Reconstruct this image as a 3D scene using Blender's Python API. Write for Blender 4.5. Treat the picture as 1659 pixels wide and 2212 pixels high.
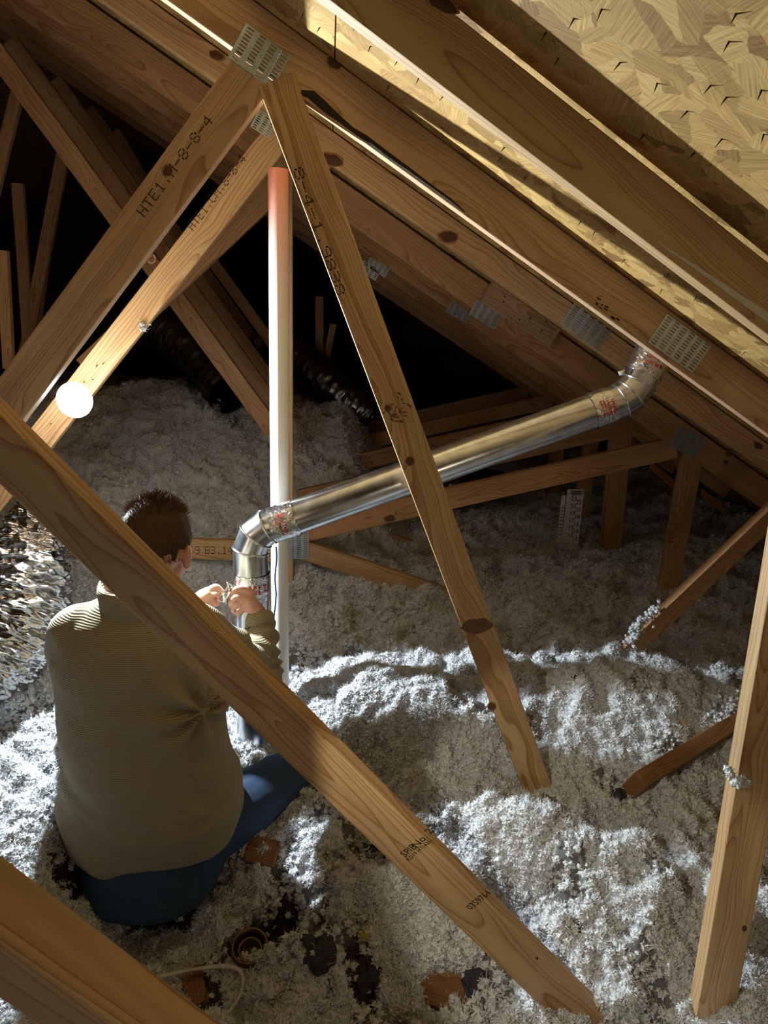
import bpy, bmesh, math, random
import numpy as np
from mathutils import Vector, Matrix, noise as mnoise

random.seed(7)
rng = np.random.default_rng(7)
for o in list(bpy.data.objects):
    bpy.data.objects.remove(o, do_unlink=True)
scene = bpy.context.scene
COL = scene.collection

# ------------------------------------------------------------------ camera
IW, IH, F = 1659.0, 2212.0, 1500.0
CAMZ = 1.6
PITCH, YAW, ROLL = math.radians(15.5), math.radians(5.0), math.radians(2.1)
FW = Vector((math.sin(YAW) * math.cos(PITCH), math.cos(YAW) * math.cos(PITCH), -math.sin(PITCH)))
_r = Vector((math.cos(YAW), -math.sin(YAW), 0))
_u = _r.cross(FW)
RT = math.cos(ROLL) * _r + math.sin(ROLL) * _u
UP = -math.sin(ROLL) * _r + math.cos(ROLL) * _u
CAM = Vector((0, 0, CAMZ))
cd = bpy.data.cameras.new('camera')
cam = bpy.data.objects.new('camera', cd)
COL.objects.link(cam)
cam.matrix_world = Matrix(((RT.x, UP.x, -FW.x, 0), (RT.y, UP.y, -FW.y, 0), (RT.z, UP.z, -FW.z, CAMZ), (0, 0, 0, 1)))
cd.sensor_fit = 'VERTICAL'
cd.sensor_height = 32.0
cd.sensor_width = 24.0
cd.lens = 32.0 * F / IH
cd.clip_start = 0.02
scene.camera = cam

# ------------------------------------------------------------------ world, lights, exposure
w = bpy.data.worlds.new('world'); scene.world = w
w.use_nodes = True
w.node_tree.nodes['Background'].inputs[0].default_value = (1.0, 0.72, 0.45, 1)
w.node_tree.nodes['Background'].inputs[1].default_value = 0.003
scene.view_settings.view_transform = 'Standard'
scene.view_settings.look = 'None'
scene.view_settings.exposure = -0.2
scene.view_settings.gamma = 1.0
scene.view_settings.use_curve_mapping = False


def lamp(name, kind, loc, energy, col, radius=0.02, target=None, size=None, blend=0.1):
    d = bpy.data.lights.new(name, kind)
    d.energy = energy; d.color = col; d.shadow_soft_size = radius
    o = bpy.data.objects.new(name, d); COL.objects.link(o); o.location = loc
    if target is not None:
        o.rotation_euler = (Vector(target) - Vector(loc)).to_track_quat('-Z', 'Y').to_euler()
    if kind == 'SPOT':
        d.spot_size = math.radians(size); d.spot_blend = blend
    return o


# the cold work light on the web, its throw towards the man (its body is built below)
WORK_LIGHT = Vector((-0.76, 2.12, 1.332))
lamp('work_light_throw', 'SPOT', WORK_LIGHT, 225, (0.82, 0.93, 1.0), 0.018,
     WORK_LIGHT + Vector((0.11, -0.97, -0.10)), 177, 0.02)
# hand torch beside the camera, pointed down to the right
lamp("torch", "SPOT", (-0.33, 0.46, 1.46), 42, (1.0, 0.91, 0.70), 0.010, (0.62, 1.40, 0.36), 34, 0.3)
# added warm fill, unseen behind the camera, to brighten the board fronts
lamp('fill_light', 'POINT', (0.62, -0.45, 0.78), 8.5, (1.0, 0.83, 0.56), 0.05)


# ------------------------------------------------------------------ helpers
def ray(px, py):
    return (FW + RT * ((px - IW / 2) / F) - UP * ((py - IH / 2) / F)).normalized()


def at(px, py, Y):
    d = ray(px, py)
    return CAM + d * (Y / d.y)


def at_z(px, py, z):
    d = ray(px, py)
    return CAM + d * ((z - CAMZ) / d.z)


def at_plane(px, py, P, n):
    d = ray(px, py)
    return CAM + d * ((P - CAM).dot(n) / d.dot(n))


WM = {}          # world matrices by object name


def put(o, parent, M):
    if o.name not in COL.objects:
        COL.objects.link(o)
    WM[o.name] = M.copy()
    if parent is not None:
        o.parent = parent
        o.matrix_basis = WM[parent.name].inverted() @ M
    else:
        o.matrix_basis = M
    return o


def tag(o, label=None, cat=None, group=None, kind=None):
    if label: o['label'] = label
    if cat: o['category'] = cat
    if group: o['group'] = group
    if kind: o['kind'] = kind
    return o


def empty(name, loc=(0, 0, 0), label=None, cat=None, group=None, kind=None):
    o = bpy.data.objects.new(name, None)
    o.empty_display_size = 0.05
    put(o, None, Matrix.Translation(Vector(loc)))
    return tag(o, label, cat, group, kind)


def mesh_obj(name, me, mat, parent=None, M=Matrix.Identity(4), smooth=False):
    if mat is not None and not me.materials:
        me.materials.append(mat)
    if smooth:
        me.polygons.foreach_set('use_smooth', [True] * len(me.polygons))
    o = bpy.data.objects.new(name, me)
    return put(o, parent, M)


def from_bm(name, bm, mat, parent=None, M=Matrix.Identity(4), smooth=False):
    me = bpy.data.meshes.new(name)
    bm.normal_update(); bm.to_mesh(me); bm.free()
    return mesh_obj(name, me, mat, parent, M, smooth)


def from_pd(name, vs, fs, mat, parent=None, M=Matrix.Identity(4), smooth=False):
    me = bpy.data.meshes.new(name)
    me.from_pydata([tuple(v) for v in vs], [], fs); me.update()
    return mesh_obj(name, me, mat, parent, M, smooth)


def frame(origin, x, z):
    x = Vector(x).normalized(); z = Vector(z)
    z = (z - x * z.dot(x)).normalized(); y = z.cross(x)
    return Matrix(((x.x, y.x, z.x, origin[0]), (x.y, y.y, z.y, origin[1]), (x.z, y.z, z.z, origin[2]), (0, 0, 0, 1)))


def box_mesh(name, sx, sy, sz, bev=0.003):
    bm = bmesh.new()
    bmesh.ops.create_cube(bm, size=1.0)
    for v in bm.verts:
        v.co = Vector((v.co.x * sx, v.co.y * sy, v.co.z * sz))
    if bev > 0:
        bmesh.ops.bevel(bm, geom=list(bm.edges), offset=bev, segments=2, affect='EDGES', profile=0.5)
    me = bpy.data.meshes.new(name); bm.normal_update(); bm.to_mesh(me); bm.free()
    return me


# ------------------------------------------------------------------ materials
def newmat(name):
    m = bpy.data.materials.new(name); m.use_nodes = True
    nt = m.node_tree
    b = nt.nodes['Principled BSDF']
    return m, nt, b


def N(nt, typ, **kw):
    n = nt.nodes.new(typ)
    for k, v in kw.items():
        if k.startswith('i_'):
            n.inputs[k[2:].replace('_', ' ')].default_value = v
        else:
            setattr(n, k, v)
    return n


def ramp(nt, stops, interp='LINEAR'):
    r = nt.nodes.new('ShaderNodeValToRGB')
    r.color_ramp.interpolation = interp
    els = r.color_ramp.elements
    while len(els) < len(stops): els.new(0.5)
    for e, (p, c) in zip(els, stops):
        e.position = p; e.color = (c[0], c[1], c[2], 1) if len(c) == 3 else c
    return r


def plain(name, col, rough=0.6, metal=0.0, spec=0.5, bump=None):
    m, nt, b = newmat(name)
    b.inputs['Base Color'].default_value = (*col, 1)
    b.inputs['Roughness'].default_value = rough
    b.inputs['Metallic'].default_value = metal
    b.inputs['Specular IOR Level'].default_value = spec
    tc = N(nt, 'ShaderNodeTexCoord')
    n = N(nt, 'ShaderNodeTexNoise'); n.inputs['Scale'].default_value = bump[0] if bump else 60
    n.inputs['Detail'].default_value = 4
    nt.links.new(tc.outputs['Object'], n.inputs['Vector'])
    r = ramp(nt, [(0.3, tuple(c * 0.85 for c in col)), (0.7, tuple(min(1, c * 1.1) for c in col))])
    nt.links.new(n.outputs['Fac'], r.inputs['Fac']); nt.links.new(r.outputs[0], b.inputs['Base Color'])
    if bump:
        bp = N(nt, 'ShaderNodeBump'); bp.inputs['Strength'].default_value = bump[1]
        bp.inputs['Distance'].default_value = bump[2]
        nt.links.new(n.outputs['Fac'], bp.inputs['Height']); nt.links.new(bp.outputs[0], b.inputs['Normal'])
    return m


def wood(name, early=(0.544, 0.376, 0.200), late=(0.320, 0.176, 0.072), ring=150.0, contrast=1.0, dirt_shade=0.0, rough=0.55):
    """pine board: growth rings around a pith that runs slightly askew to the board (object x is the length)"""
    m, nt, b = newmat(name)
    L = nt.links.new
    tc = N(nt, 'ShaderNodeTexCoord'); oi = N(nt, 'ShaderNodeObjectInfo')
    rnd = N(nt, 'ShaderNodeMath', operation='MULTIPLY'); rnd.inputs[1].default_value = 37.0
    L(oi.outputs['Random'], rnd.inputs[0])
    sh = N(nt, 'ShaderNodeCombineXYZ'); L(rnd.outputs[0], sh.inputs[0])
    add = N(nt, 'ShaderNodeVectorMath', operation='ADD'); L(tc.outputs['Object'], add.inputs[0]); L(sh.outputs[0], add.inputs[1])
    # slow wobble of the pith
    mp = N(nt, 'ShaderNodeMapping'); mp.inputs['Scale'].default_value = (1.6, 6.0, 6.0); L(add.outputs[0], mp.inputs[0])
    n1 = N(nt, 'ShaderNodeTexNoise'); n1.inputs['Scale'].default_value = 1.0; n1.inputs['Detail'].default_value = 2.0
    L(mp.outputs[0], n1.inputs['Vector'])
    wob = N(nt, 'ShaderNodeVectorMath', operation='SUBTRACT'); L(n1.outputs['Color'], wob.inputs[0]); wob.inputs[1].default_value = (0.5, 0.5, 0.5)
    wobs = N(nt, 'ShaderNodeVectorMath', operation='SCALE'); L(wob.outputs[0], wobs.inputs[0]); wobs.inputs['Scale'].default_value = 0.085
    p2 = N(nt, 'ShaderNodeVectorMath', operation='ADD'); L(tc.outputs['Object'], p2.inputs[0]); L(wobs.outputs[0], p2.inputs[1])
    sx = N(nt, 'ShaderNodeSeparateXYZ'); L(p2.outputs[0], sx.inputs[0])
    # pith offset in y by random, in z behind the board
    oy = N(nt, 'ShaderNodeMapRange'); oy.inputs['To Min'].default_value = -0.05; oy.inputs['To Max'].default_value = 0.05
    L(oi.outputs['Random'], oy.inputs['Value'])
    ya = N(nt, 'ShaderNodeMath', operation='ADD'); L(sx.outputs[1], ya.inputs[0]); L(oy.outputs[0], ya.inputs[1])
    za = N(nt, 'ShaderNodeMath', operation='ADD'); L(sx.outputs[2], za.inputs[0]); za.inputs[1].default_value = 0.035
    cx = N(nt, 'ShaderNodeCombineXYZ'); L(ya.outputs[0], cx.inputs[1]); L(za.outputs[0], cx.inputs[2])
    ln = N(nt, 'ShaderNodeVectorMath', operation='LENGTH'); L(cx.outputs[0], ln.inputs[0])
    fr = N(nt, 'ShaderNodeMath', operation='MULTIPLY'); L(ln.outputs['Value'], fr.inputs[0]); fr.inputs[1].default_value = ring
    # ring spacing irregularity
    n2 = N(nt, 'ShaderNodeTexNoise'); n2.noise_dimensions = '1D'; n2.inputs['Scale'].default_value = 0.35; n2.inputs['Detail'].default_value = 1
    ra = N(nt, 'ShaderNodeMath', operation='ADD'); L(fr.outputs[0], ra.inputs[0]); L(rnd.outputs[0], ra.inputs[1])
    L(ra.outputs[0], n2.inputs['W'])
    n2m = N(nt, 'ShaderNodeMath', operation='MULTIPLY'); L(n2.outputs['Fac'], n2m.inputs[0]); n2m.inputs[1].default_value = 3.0
    fa = N(nt, 'ShaderNodeMath', operation='ADD'); L(fr.outputs[0], fa.inputs[0]); L(n2m.outputs[0], fa.inputs[1])
    fc = N(nt, 'ShaderNodeMath', operation='FRACT'); L(fa.outputs[0], fc.inputs[0])
    mid = tuple(e * (1 - 0.45 * contrast) + l * 0.45 * contrast for e, l in zip(early, late))
    rp = ramp(nt, [(0.0, early), (0.45, early), (0.78, mid), (0.92, late), (1.0, early)])
    L(fc.outputs[0], rp.inputs['Fac'])
    # fine fibre streaks
    mf = N(nt, 'ShaderNodeMapping'); mf.inputs['Scale'].default_value = (9.0, 420.0, 420.0); L(add.outputs[0], mf.inputs[0])
    nf = N(nt, 'ShaderNodeTexNoise'); nf.inputs['Scale'].default_value = 1.0; nf.inputs['Detail'].default_value = 3; L(mf.outputs[0], nf.inputs['Vector'])
    rf = ramp(nt, [(0.3, (0.89, 0.87, 0.84)), (0.7, (1.05, 1.04, 1.02))]); L(nf.outputs['Fac'], rf.inputs['Fac'])
    mx = N(nt, 'ShaderNodeMix', data_type='RGBA', blend_type='MULTIPLY'); mx.inputs['Factor'].default_value = 1.0
    L(rp.outputs[0], mx.inputs['A']); L(rf.outputs[0], mx.inputs['B'])
    # blotches and board-to-board tone
    mb = N(nt, 'ShaderNodeMapping'); mb.inputs['Scale'].default_value = (2.2, 14.0, 14.0); L(add.outputs[0], mb.inputs[0])
    nb = N(nt, 'ShaderNodeTexNoise'); nb.inputs['Scale'].default_value = 1.0; nb.inputs['Detail'].default_value = 5; L(mb.outputs[0], nb.inputs['Vector'])
    rb = ramp(nt, [(0.30, (0.70 - dirt_shade, 0.63 - dirt_shade, 0.58 - dirt_shade)), (0.62, (1.05, 1.03, 1.0))]); L(nb.outputs['Fac'], rb.inputs['Fac'])
    mx2 = N(nt, 'ShaderNodeMix', data_type='RGBA', blend_type='MULTIPLY'); mx2.inputs['Factor'].default_value = 0.8
    L(mx.outputs['Result'], mx2.inputs['A']); L(rb.outputs[0], mx2.inputs['B'])
    L(mx2.outputs['Result'], b.inputs['Base Color'])
    b.inputs['Roughness'].default_value = rough
    b.inputs['Specular IOR Level'].default_value = 0.35
    bp = N(nt, 'ShaderNodeBump'); bp.inputs['Strength'].default_value = 0.25; bp.inputs['Distance'].default_value = 0.001
    L(nf.outputs['Fac'], bp.inputs['Height']); L(bp.outputs[0], b.inputs['Normal'])
    return m


def osb(name):
    m, nt, b = newmat(name); L = nt.links.new
    tc = N(nt, 'ShaderNodeTexCoord')
    cols = []
    hgts = []
    for k, (sc, off) in enumerate([((11, 24, 14), 0.0), ((22, 10, 14), 7.3), ((15, 17, 14), 3.1)]):
        # warp
        n0 = N(nt, 'ShaderNodeTexNoise'); n0.inputs['Scale'].default_value = 18; n0.inputs['Detail'].default_value = 2
        L(tc.outputs['Object'], n0.inputs['Vector'])
        ws = N(nt, 'ShaderNodeVectorMath', operation='SCALE'); ws.inputs['Scale'].default_value = 0.03; L(n0.outputs['Color'], ws.inputs[0])
        ad = N(nt, 'ShaderNodeVectorMath', operation='ADD'); L(tc.outputs['Object'], ad.inputs[0]); L(ws.outputs[0], ad.inputs[1])
        mp = N(nt, 'ShaderNodeMapping'); mp.inputs['Scale'].default_value = sc; mp.inputs['Location'].default_value = (off, off * 2, 0)
        mp.inputs['Rotation'].default_value = (0, 0, 0.5 * k - 0.4)
        L(ad.outputs[0], mp.inputs[0])
        vo = N(nt, 'ShaderNodeTexVoronoi'); vo.inputs['Scale'].default_value = 1.0; L(mp.outputs[0], vo.inputs['Vector'])
        ss = N(nt, 'ShaderNodeSeparateColor'); L(vo.outputs['Color'], ss.inputs[0])
        # streaks inside each strand, direction random per strand
        an = N(nt, 'ShaderNodeMath', operation='MULTIPLY'); L(ss.outputs[0], an.inputs[0]); an.inputs[1].default_value = 6.28
        vr = N(nt, 'ShaderNodeVectorRotate', rotation_type='Z_AXIS'); L(tc.outputs['Object'], vr.inputs['Vector']); L(an.outputs[0], vr.inputs['Angle'])
        m2 = N(nt, 'ShaderNodeMapping'); m2.inputs['Scale'].default_value = (12, 260, 10); L(vr.outputs[0], m2.inputs[0])
        ns = N(nt, 'ShaderNodeTexNoise'); ns.inputs['Scale'].default_value = 1; ns.inputs['Detail'].default_value = 3; L(m2.outputs[0], ns.inputs['Vector'])
        r1 = ramp(nt, [(0.0, (0.21, 0.115, 0.034)), (0.35, (0.41, 0.26, 0.085)), (0.7, (0.50, 0.335, 0.125)), (1.0, (0.31, 0.19, 0.060))])
        L(ss.outputs[1], r1.inputs['Fac'])
        r2 = ramp(nt, [(0.3, (0.68, 0.62, 0.55)), (0.65, (1.1, 1.08, 1.05))]); L(ns.outputs['Fac'], r2.inputs['Fac'])
        mm = N(nt, 'ShaderNodeMix', data_type='RGBA', blend_type='MULTIPLY'); mm.inputs['Factor'].default_value = 1; L(r1.outputs[0], mm.inputs['A']); L(r2.outputs[0], mm.inputs['B'])
        cols.append(mm.outputs['Result']); hgts.append((ss.outputs[2], vo.outputs['Distance'], ns.outputs['Fac']))
    c = cols[0]; h = hgts[0][0]
    for k in (1, 2):
        # a strand of layer k shows where its own random lies above a threshold
        gt = N(nt, 'ShaderNodeMath', operation='GREATER_THAN'); L(hgts[k][0], gt.inputs[0]); gt.inputs[1].default_value = 0.52
        mm = N(nt, 'ShaderNodeMix', data_type='RGBA'); L(gt.outputs[0], mm.inputs['Factor']); L(c, mm.inputs['A']); L(cols[k], mm.inputs['B'])
        c = mm.outputs['Result']
        hm = N(nt, 'ShaderNodeMix', data_type='FLOAT'); L(gt.outputs[0], hm.inputs['Factor']); L(h, hm.inputs['A']); L(hgts[k][0], hm.inputs['B'])
        h = hm.outputs['Result']
    ha = N(nt, 'ShaderNodeMath', operation='MULTIPLY_ADD'); L(hgts[2][2], ha.inputs[0]); ha.inputs[1].default_value = 0.35; L(h, ha.inputs[2])
    bp = N(nt, 'ShaderNodeBump'); bp.inputs['Strength'].default_value = 0.9; bp.inputs['Distance'].default_value = 0.003
    L(ha.outputs[0], bp.inputs['Height']); L(bp.outputs[0], b.inputs['Normal'])
    L(c, b.inputs['Base Color']); b.inputs['Roughness'].default_value = 0.7
    b.inputs['Specular IOR Level'].default_value = 0.25
    return m


def metal(name, col, rough, scale=40, amp=0.08, bump=0.0, bscale=30, dist=0.002, spangle=False):
    m, nt, b = newmat(name); L = nt.links.new
    tc = N(nt, 'ShaderNodeTexCoord')
    n = N(nt, 'ShaderNodeTexNoise'); n.inputs['Scale'].default_value = scale; n.inputs['Detail'].default_value = 5
    L(tc.outputs['Object'], n.inputs['Vector'])
    r = ramp(nt, [(0.3, tuple(c * 0.8 for c in col)), (0.7, tuple(min(1, c * 1.08) for c in col))]); L(n.outputs['Fac'], r.inputs['Fac'])
    L(r.outputs[0], b.inputs['Base Color'])
    mr = N(nt, 'ShaderNodeMapRange'); mr.inputs['To Min'].default_value = rough - amp; mr.inputs['To Max'].default_value = rough + amp
    L(n.outputs['Fac'], mr.inputs['Value']); L(mr.outputs[0], b.inputs['Roughness'])
    b.inputs['Metallic'].default_value = 1.0
    if bump > 0:
        n2 = N(nt, 'ShaderNodeTexNoise'); n2.inputs['Scale'].default_value = bscale; n2.inputs['Detail'].default_value = 6; n2.inputs['Distortion'].default_value = 1.2
        L(tc.outputs['Object'], n2.inputs['Vector'])
        bp = N(nt, 'ShaderNodeBump'); bp.inputs['Strength'].default_value = bump; bp.inputs['Distance'].default_value = dist
        L(n2.outputs['Fac'], bp.inputs['Height']); L(bp.outputs[0], b.inputs['Normal'])
    return m


def fluff(name, col, dark):
    m, nt, b = newmat(name); L = nt.links.new
    tc = N(nt, 'ShaderNodeTexCoord')
    n = N(nt, 'ShaderNodeTexNoise'); n.inputs['Scale'].default_value = 7; n.inputs['Detail'].default_value = 8; n.inputs['Roughness'].default_value = 0.7
    L(tc.outputs['Object'], n.inputs['Vector'])
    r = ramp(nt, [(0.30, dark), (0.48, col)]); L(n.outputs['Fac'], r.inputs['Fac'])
    at_ = N(nt, 'ShaderNodeAttribute'); at_.attribute_name = 'dirt_shade'
    dm = N(nt, 'ShaderNodeMix', data_type='RGBA'); L(at_.outputs['Fac'], dm.inputs['Factor']); L(r.outputs[0], dm.inputs['A']); dm.inputs['B'].default_value = (0.055, 0.045, 0.038, 1)  # dark colour for mixed-in debris and for the shade down in the gaps
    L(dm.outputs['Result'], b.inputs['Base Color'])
    b.inputs['Roughness'].default_value = 1.0
    b.inputs['Specular IOR Level'].default_value = 0.05
    n2 = N(nt, 'ShaderNodeTexNoise'); n2.inputs['Scale'].default_value = 160; n2.inputs['Detail'].default_value = 6; n2.inputs['Roughness'].default_value = 0.75
    L(tc.outputs['Object'], n2.inputs['Vector'])
    bp = N(nt, 'ShaderNodeBump'); bp.inputs['Strength'].default_value = 0.8; bp.inputs['Distance'].default_value = 0.006
    L(n2.outputs['Fac'], bp.inputs['Height']); L(bp.outputs[0], b.inputs['Normal'])
    return m


M_WOOD = wood('pine')
M_WOOD2 = wood('pine_reddish', early=(0.480, 0.280, 0.136), late=(0.272, 0.128, 0.048), ring=190)
M_WOOD3 = wood('pine_pale', early=(0.592, 0.408, 0.224), late=(0.360, 0.200, 0.080), ring=110)
M_WOODG = wood('pine_greyed', early=(0.528, 0.360, 0.224), late=(0.320, 0.176, 0.096), ring=160, dirt_shade=0.08)
M_OSB = osb('oriented_strand_board')
M_PLATE = metal('galvanized_plate', (0.50, 0.61, 0.73), 0.48, 60, 0.08, 0.3, 120, 0.001)
M_GALV = metal('galvanized_duct', (0.66, 0.69, 0.72), 0.24, 25, 0.07, 0.06, 14, 0.002)
M_TAPE = metal('foil_tape', (0.80, 0.82, 0.85), 0.2, 40, 0.06, 0.7, 70, 0.003)
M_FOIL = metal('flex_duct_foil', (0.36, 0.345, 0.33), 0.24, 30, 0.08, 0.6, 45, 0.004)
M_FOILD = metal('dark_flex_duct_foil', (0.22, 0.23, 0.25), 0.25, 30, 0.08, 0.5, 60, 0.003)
M_INK = plain('black_ink', (0.012, 0.010, 0.010), 0.8, spec=0.1)
M_RED = plain('red_print', (0.55, 0.03, 0.02), 0.5)
M_DARKKNOT = plain('knot_wood', (0.085, 0.032, 0.012), 0.6, bump=(160, 0.4, 0.002))
M_KNOTRIM = plain('knot_rim_wood', (0.30, 0.155, 0.065), 0.6, bump=(120, 0.3, 0.002))
M_BARK = plain('dark_bark', (0.022, 0.013, 0.010), 0.85, bump=(90, 0.9, 0.004))
M_STAIN = plain('dark_stain', (0.15, 0.075, 0.038), 0.75)
M_WOODD = wood('pine_dark', early=(0.26, 0.13, 0.055), late=(0.15, 0.065, 0.025), ring=160)
M_NAIL = plain('dark_nail_steel', (0.035, 0.025, 0.02), 0.5, 0.6)
M_PVC = plain('pvc_white', (0.80, 0.77, 0.68), 0.35)
M_PRIMER = plain('pvc_primer', (0.78, 0.36, 0.28), 0.35)
M_BLUE = plain('blue_marker', (0.03, 0.03, 0.20), 0.6)
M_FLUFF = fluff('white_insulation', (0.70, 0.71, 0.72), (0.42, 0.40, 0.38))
M_CHAR = plain('charcoal_debris', (0.028, 0.028, 0.038), 0.9, bump=(50, 1.0, 0.01))

# ------------------------------------------------------------------ truss planes
Y0 = 1.17; SP = 0.61
TY = {k: Y0 + SP * (k - 1) for k in range(0, 10)}
TY[0] = 0.38
TS = 0.59                                       # slope of the top chords
ZC = CAMZ + 0.437 + 0.108 * math.sqrt(1 + TS * TS)   # underside of deck at X = 0


def deck_z(X):
    return ZC - TS * X


def board_from(name, parent, C, dx, length, wid, th=0.038, twist=0.0, mat=None, normal=(0, -1, 0)):
    """C: centre of the front face"""
    M = frame(C, dx, normal)
    if twist:
        M = M @ Matrix.Rotation(twist, 4, 'X')
    M = M @ Matrix.Translation((0, 0, -th / 2))
    o = mesh_obj(name, box_mesh(name, length, wid, th), mat or M_WOOD, parent, M)
    o_th[o.name] = th
    return o


o_th = {}


def board(name, parent, t0, t1, b0, b1, Y, wid=None, th=0.038, e0=0.0, e1=0.0, twist=0.0, mat=None):
    T0, T1, B0, B1 = [at(p[0], p[1], Y) for p in (t0, t1, b0, b1)]
    d = ((T1 - T0).normalized() + (B1 - B0).normalized()).normalized()
    C = (T0 + T1 + B0 + B1) / 4
    s = [(P - C).dot(d) for P in (T0, T1, B0, B1)]
    lo, hi = min(s) - e0, max(s) + e1
    perp = Vector((0, -1, 0)).cross(d)
    wv = abs(((T0 + T1) / 2 - (B0 + B1) / 2).dot(perp))
    C = C + d * (lo + hi) / 2
    return board_from(name, parent, C, d, hi - lo, wid or wv, th, twist, mat)


def front(b):
    """point and normal of a board's front face"""
    M = WM[b.name]; n = M.to_3x3() @ Vector((0, 0, 1))
    return M @ Vector((0, 0, o_th[b.name] / 2)), n


def on(b, px, py, lift=0.0):
    P, n = front(b)
    return at_plane(px, py, P + n * lift, n)


# dot-matrix lettering as sprayed on the lumber
G57 = {'H': '10001 10001 10001 11111 10001 10001 10001', 'T': '11111 00100 00100 00100 00100 00100 00100',
       'E': '11111 10000 10000 11110 10000 10000 11111', '1': '00100 01100 00100 00100 00100 00100 01110',
       'M': '10001 11011 10101 10101 10001 10001 10001', '8': '01110 10001 10001 01110 10001 10001 01110',
       '-': '00000 00000 00000 11111 00000 00000 00000', '4': '00010 00110 01010 10010 11111 00010 00010',
       '.': '00000 00000 00000 00000 00000 00100 00100', 'C': '01110 10001 10000 10000 10000 10001 01110',
       'B': '11110 10001 10001 11110 10001 10001 11110', '3': '11110 00001 00001 01110 00001 00001 11110',
       '6': '01110 10000 10000 11110 10001 10001 01110', '9': '01110 10001 10001 01111 00001 00001 01110',
       'R': '11110 10001 10001 11110 10100 10010 10001', 'W': '10001 10001 10001 10101 10101 11011 10001',
       'K': '10001 10010 10100 11000 10100 10010 10001', ' ': '00000 ' * 6 + '00000', 'I': '01110 00100 00100 00100 00100 00100 01110'}


def dots(b, text, p0, p1, hpx, mat=None, fill=0.78):
    """text on board b from pixel p0 (baseline start) to p1 (baseline end), letters hpx pixels high"""
    P, n = front(b)
    A = on(b, *p0, 0.0006); B = on(b, *p1, 0.0006)
    x = (B - A).normalized(); L = (B - A).length
    hgt = hpx * (A - CAM).dot(FW) / F
    cw = L / (len(text) * 6 - 1); ch = hgt / 7
    vs, fs = [], []
    for i, c in enumerate(text):
        rows = G57[c].split()
        for r, row in enumerate(rows):
            for q, bit in enumerate(row):
                if bit == '1':
                    cx = (i * 6 + q + 0.5) * cw; cy = (6 - r + 0.5) * ch
                    cx += random.uniform(-.1, .1) * cw; cy += random.uniform(-.1, .1) * ch
                    a, c2 = cw * fill / 2, ch * fill / 2
                    k = len(vs)
                    vs += [(cx - a, cy - c2, 0), (cx + a, cy - c2, 0), (cx + a, cy + c2, 0), (cx - a, cy + c2, 0)]
                    fs.append((k, k + 1, k + 2, k + 3))
    return from_pd('printed_lettering', vs, fs, mat or M_INK, b, frame(A, x, n))


def text_mesh(name, s, size):
    c = bpy.data.curves.new('txt', 'FONT'); c.body = s; c.size = size
    c.resolution_u = 2
    o = bpy.data.objects.new('txt', c); COL.objects.link(o)
    dg = bpy.context.evaluated_depsgraph_get(); dg.update()
    me = bpy.data.meshes.new_from_object(o.evaluated_get(dg))
    bpy.data.objects.remove(o); bpy.data.curves.remove(c)
    me.name = name
    me.materials.clear()
    return me


def letter(b, s, p0, p1, hpx, mat=None, name='printed_lettering'):
    P, n = front(b)
    A = on(b, *p0, 0.0006); B = on(b, *p1, 0.0006)
    me = text_mesh(name, s, 1.0)
    xs = [v.co.x for v in me.vertices]; ys = [v.co.y for v in me.vertices]
    L = (B - A).length; h = hpx * (A - CAM).dot(FW) / F
    for v in me.vertices:
        v.co.x = (v.co.x - min(xs)) / (max(xs) - min(xs)) * L
        v.co.y = (v.co.y - min(ys)) / (max(ys) - min(ys)) * h
    return mesh_obj(name, me, mat or M_INK, b, frame(A, B - A, n))


def blob_poly(name, b, cx, cy, rx, ry, ang, mat, lift=0.0008, n=18, rough=0.12, parent=None):
    """flat irregular oval mark in pixels on a board"""
    vs = []
    ph = random.uniform(0, 10)
    for i in range(n):
        a = 2 * math.pi * i / n
        r = 1 + rough * mnoise.noise(Vector((math.cos(a) * 1.7 + ph, math.sin(a) * 1.7, ph)))*2
        x, y = rx * r * math.cos(a), ry * r * math.sin(a)
        px = cx + x * math.cos(ang) - y * math.sin(ang); py = cy + x * math.sin(ang) + y * math.cos(ang)
        vs.append(on(b, px, py, lift))
    P, nn = front(b)
    C = on(b, cx, cy, lift)
    M = frame(C, vs[0] - C, nn); Mi = M.inverted()
    vl = [Mi @ v for v in vs] + [Vector((0, 0, 0.0015))]
    fs = [(i, (i + 1) % n, n) for i in range(n)]
    o = from_pd(name, vl, fs, mat, parent or b, M)
    # winding towards the viewer
    if o.data.polygons[0].normal.z < 0:
        o.data.flip_normals()
    return o


def knot(b, cx, cy, rx, ry, ang=0.0):
    blob_poly('knot', b, cx, cy, rx * 1.28, ry * 1.28, ang, M_KNOTRIM, 0.0003)
    return blob_poly('knot', b, cx, cy, rx, ry, ang, M_DARKKNOT, 0.0008)


PLATES = {}


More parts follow.
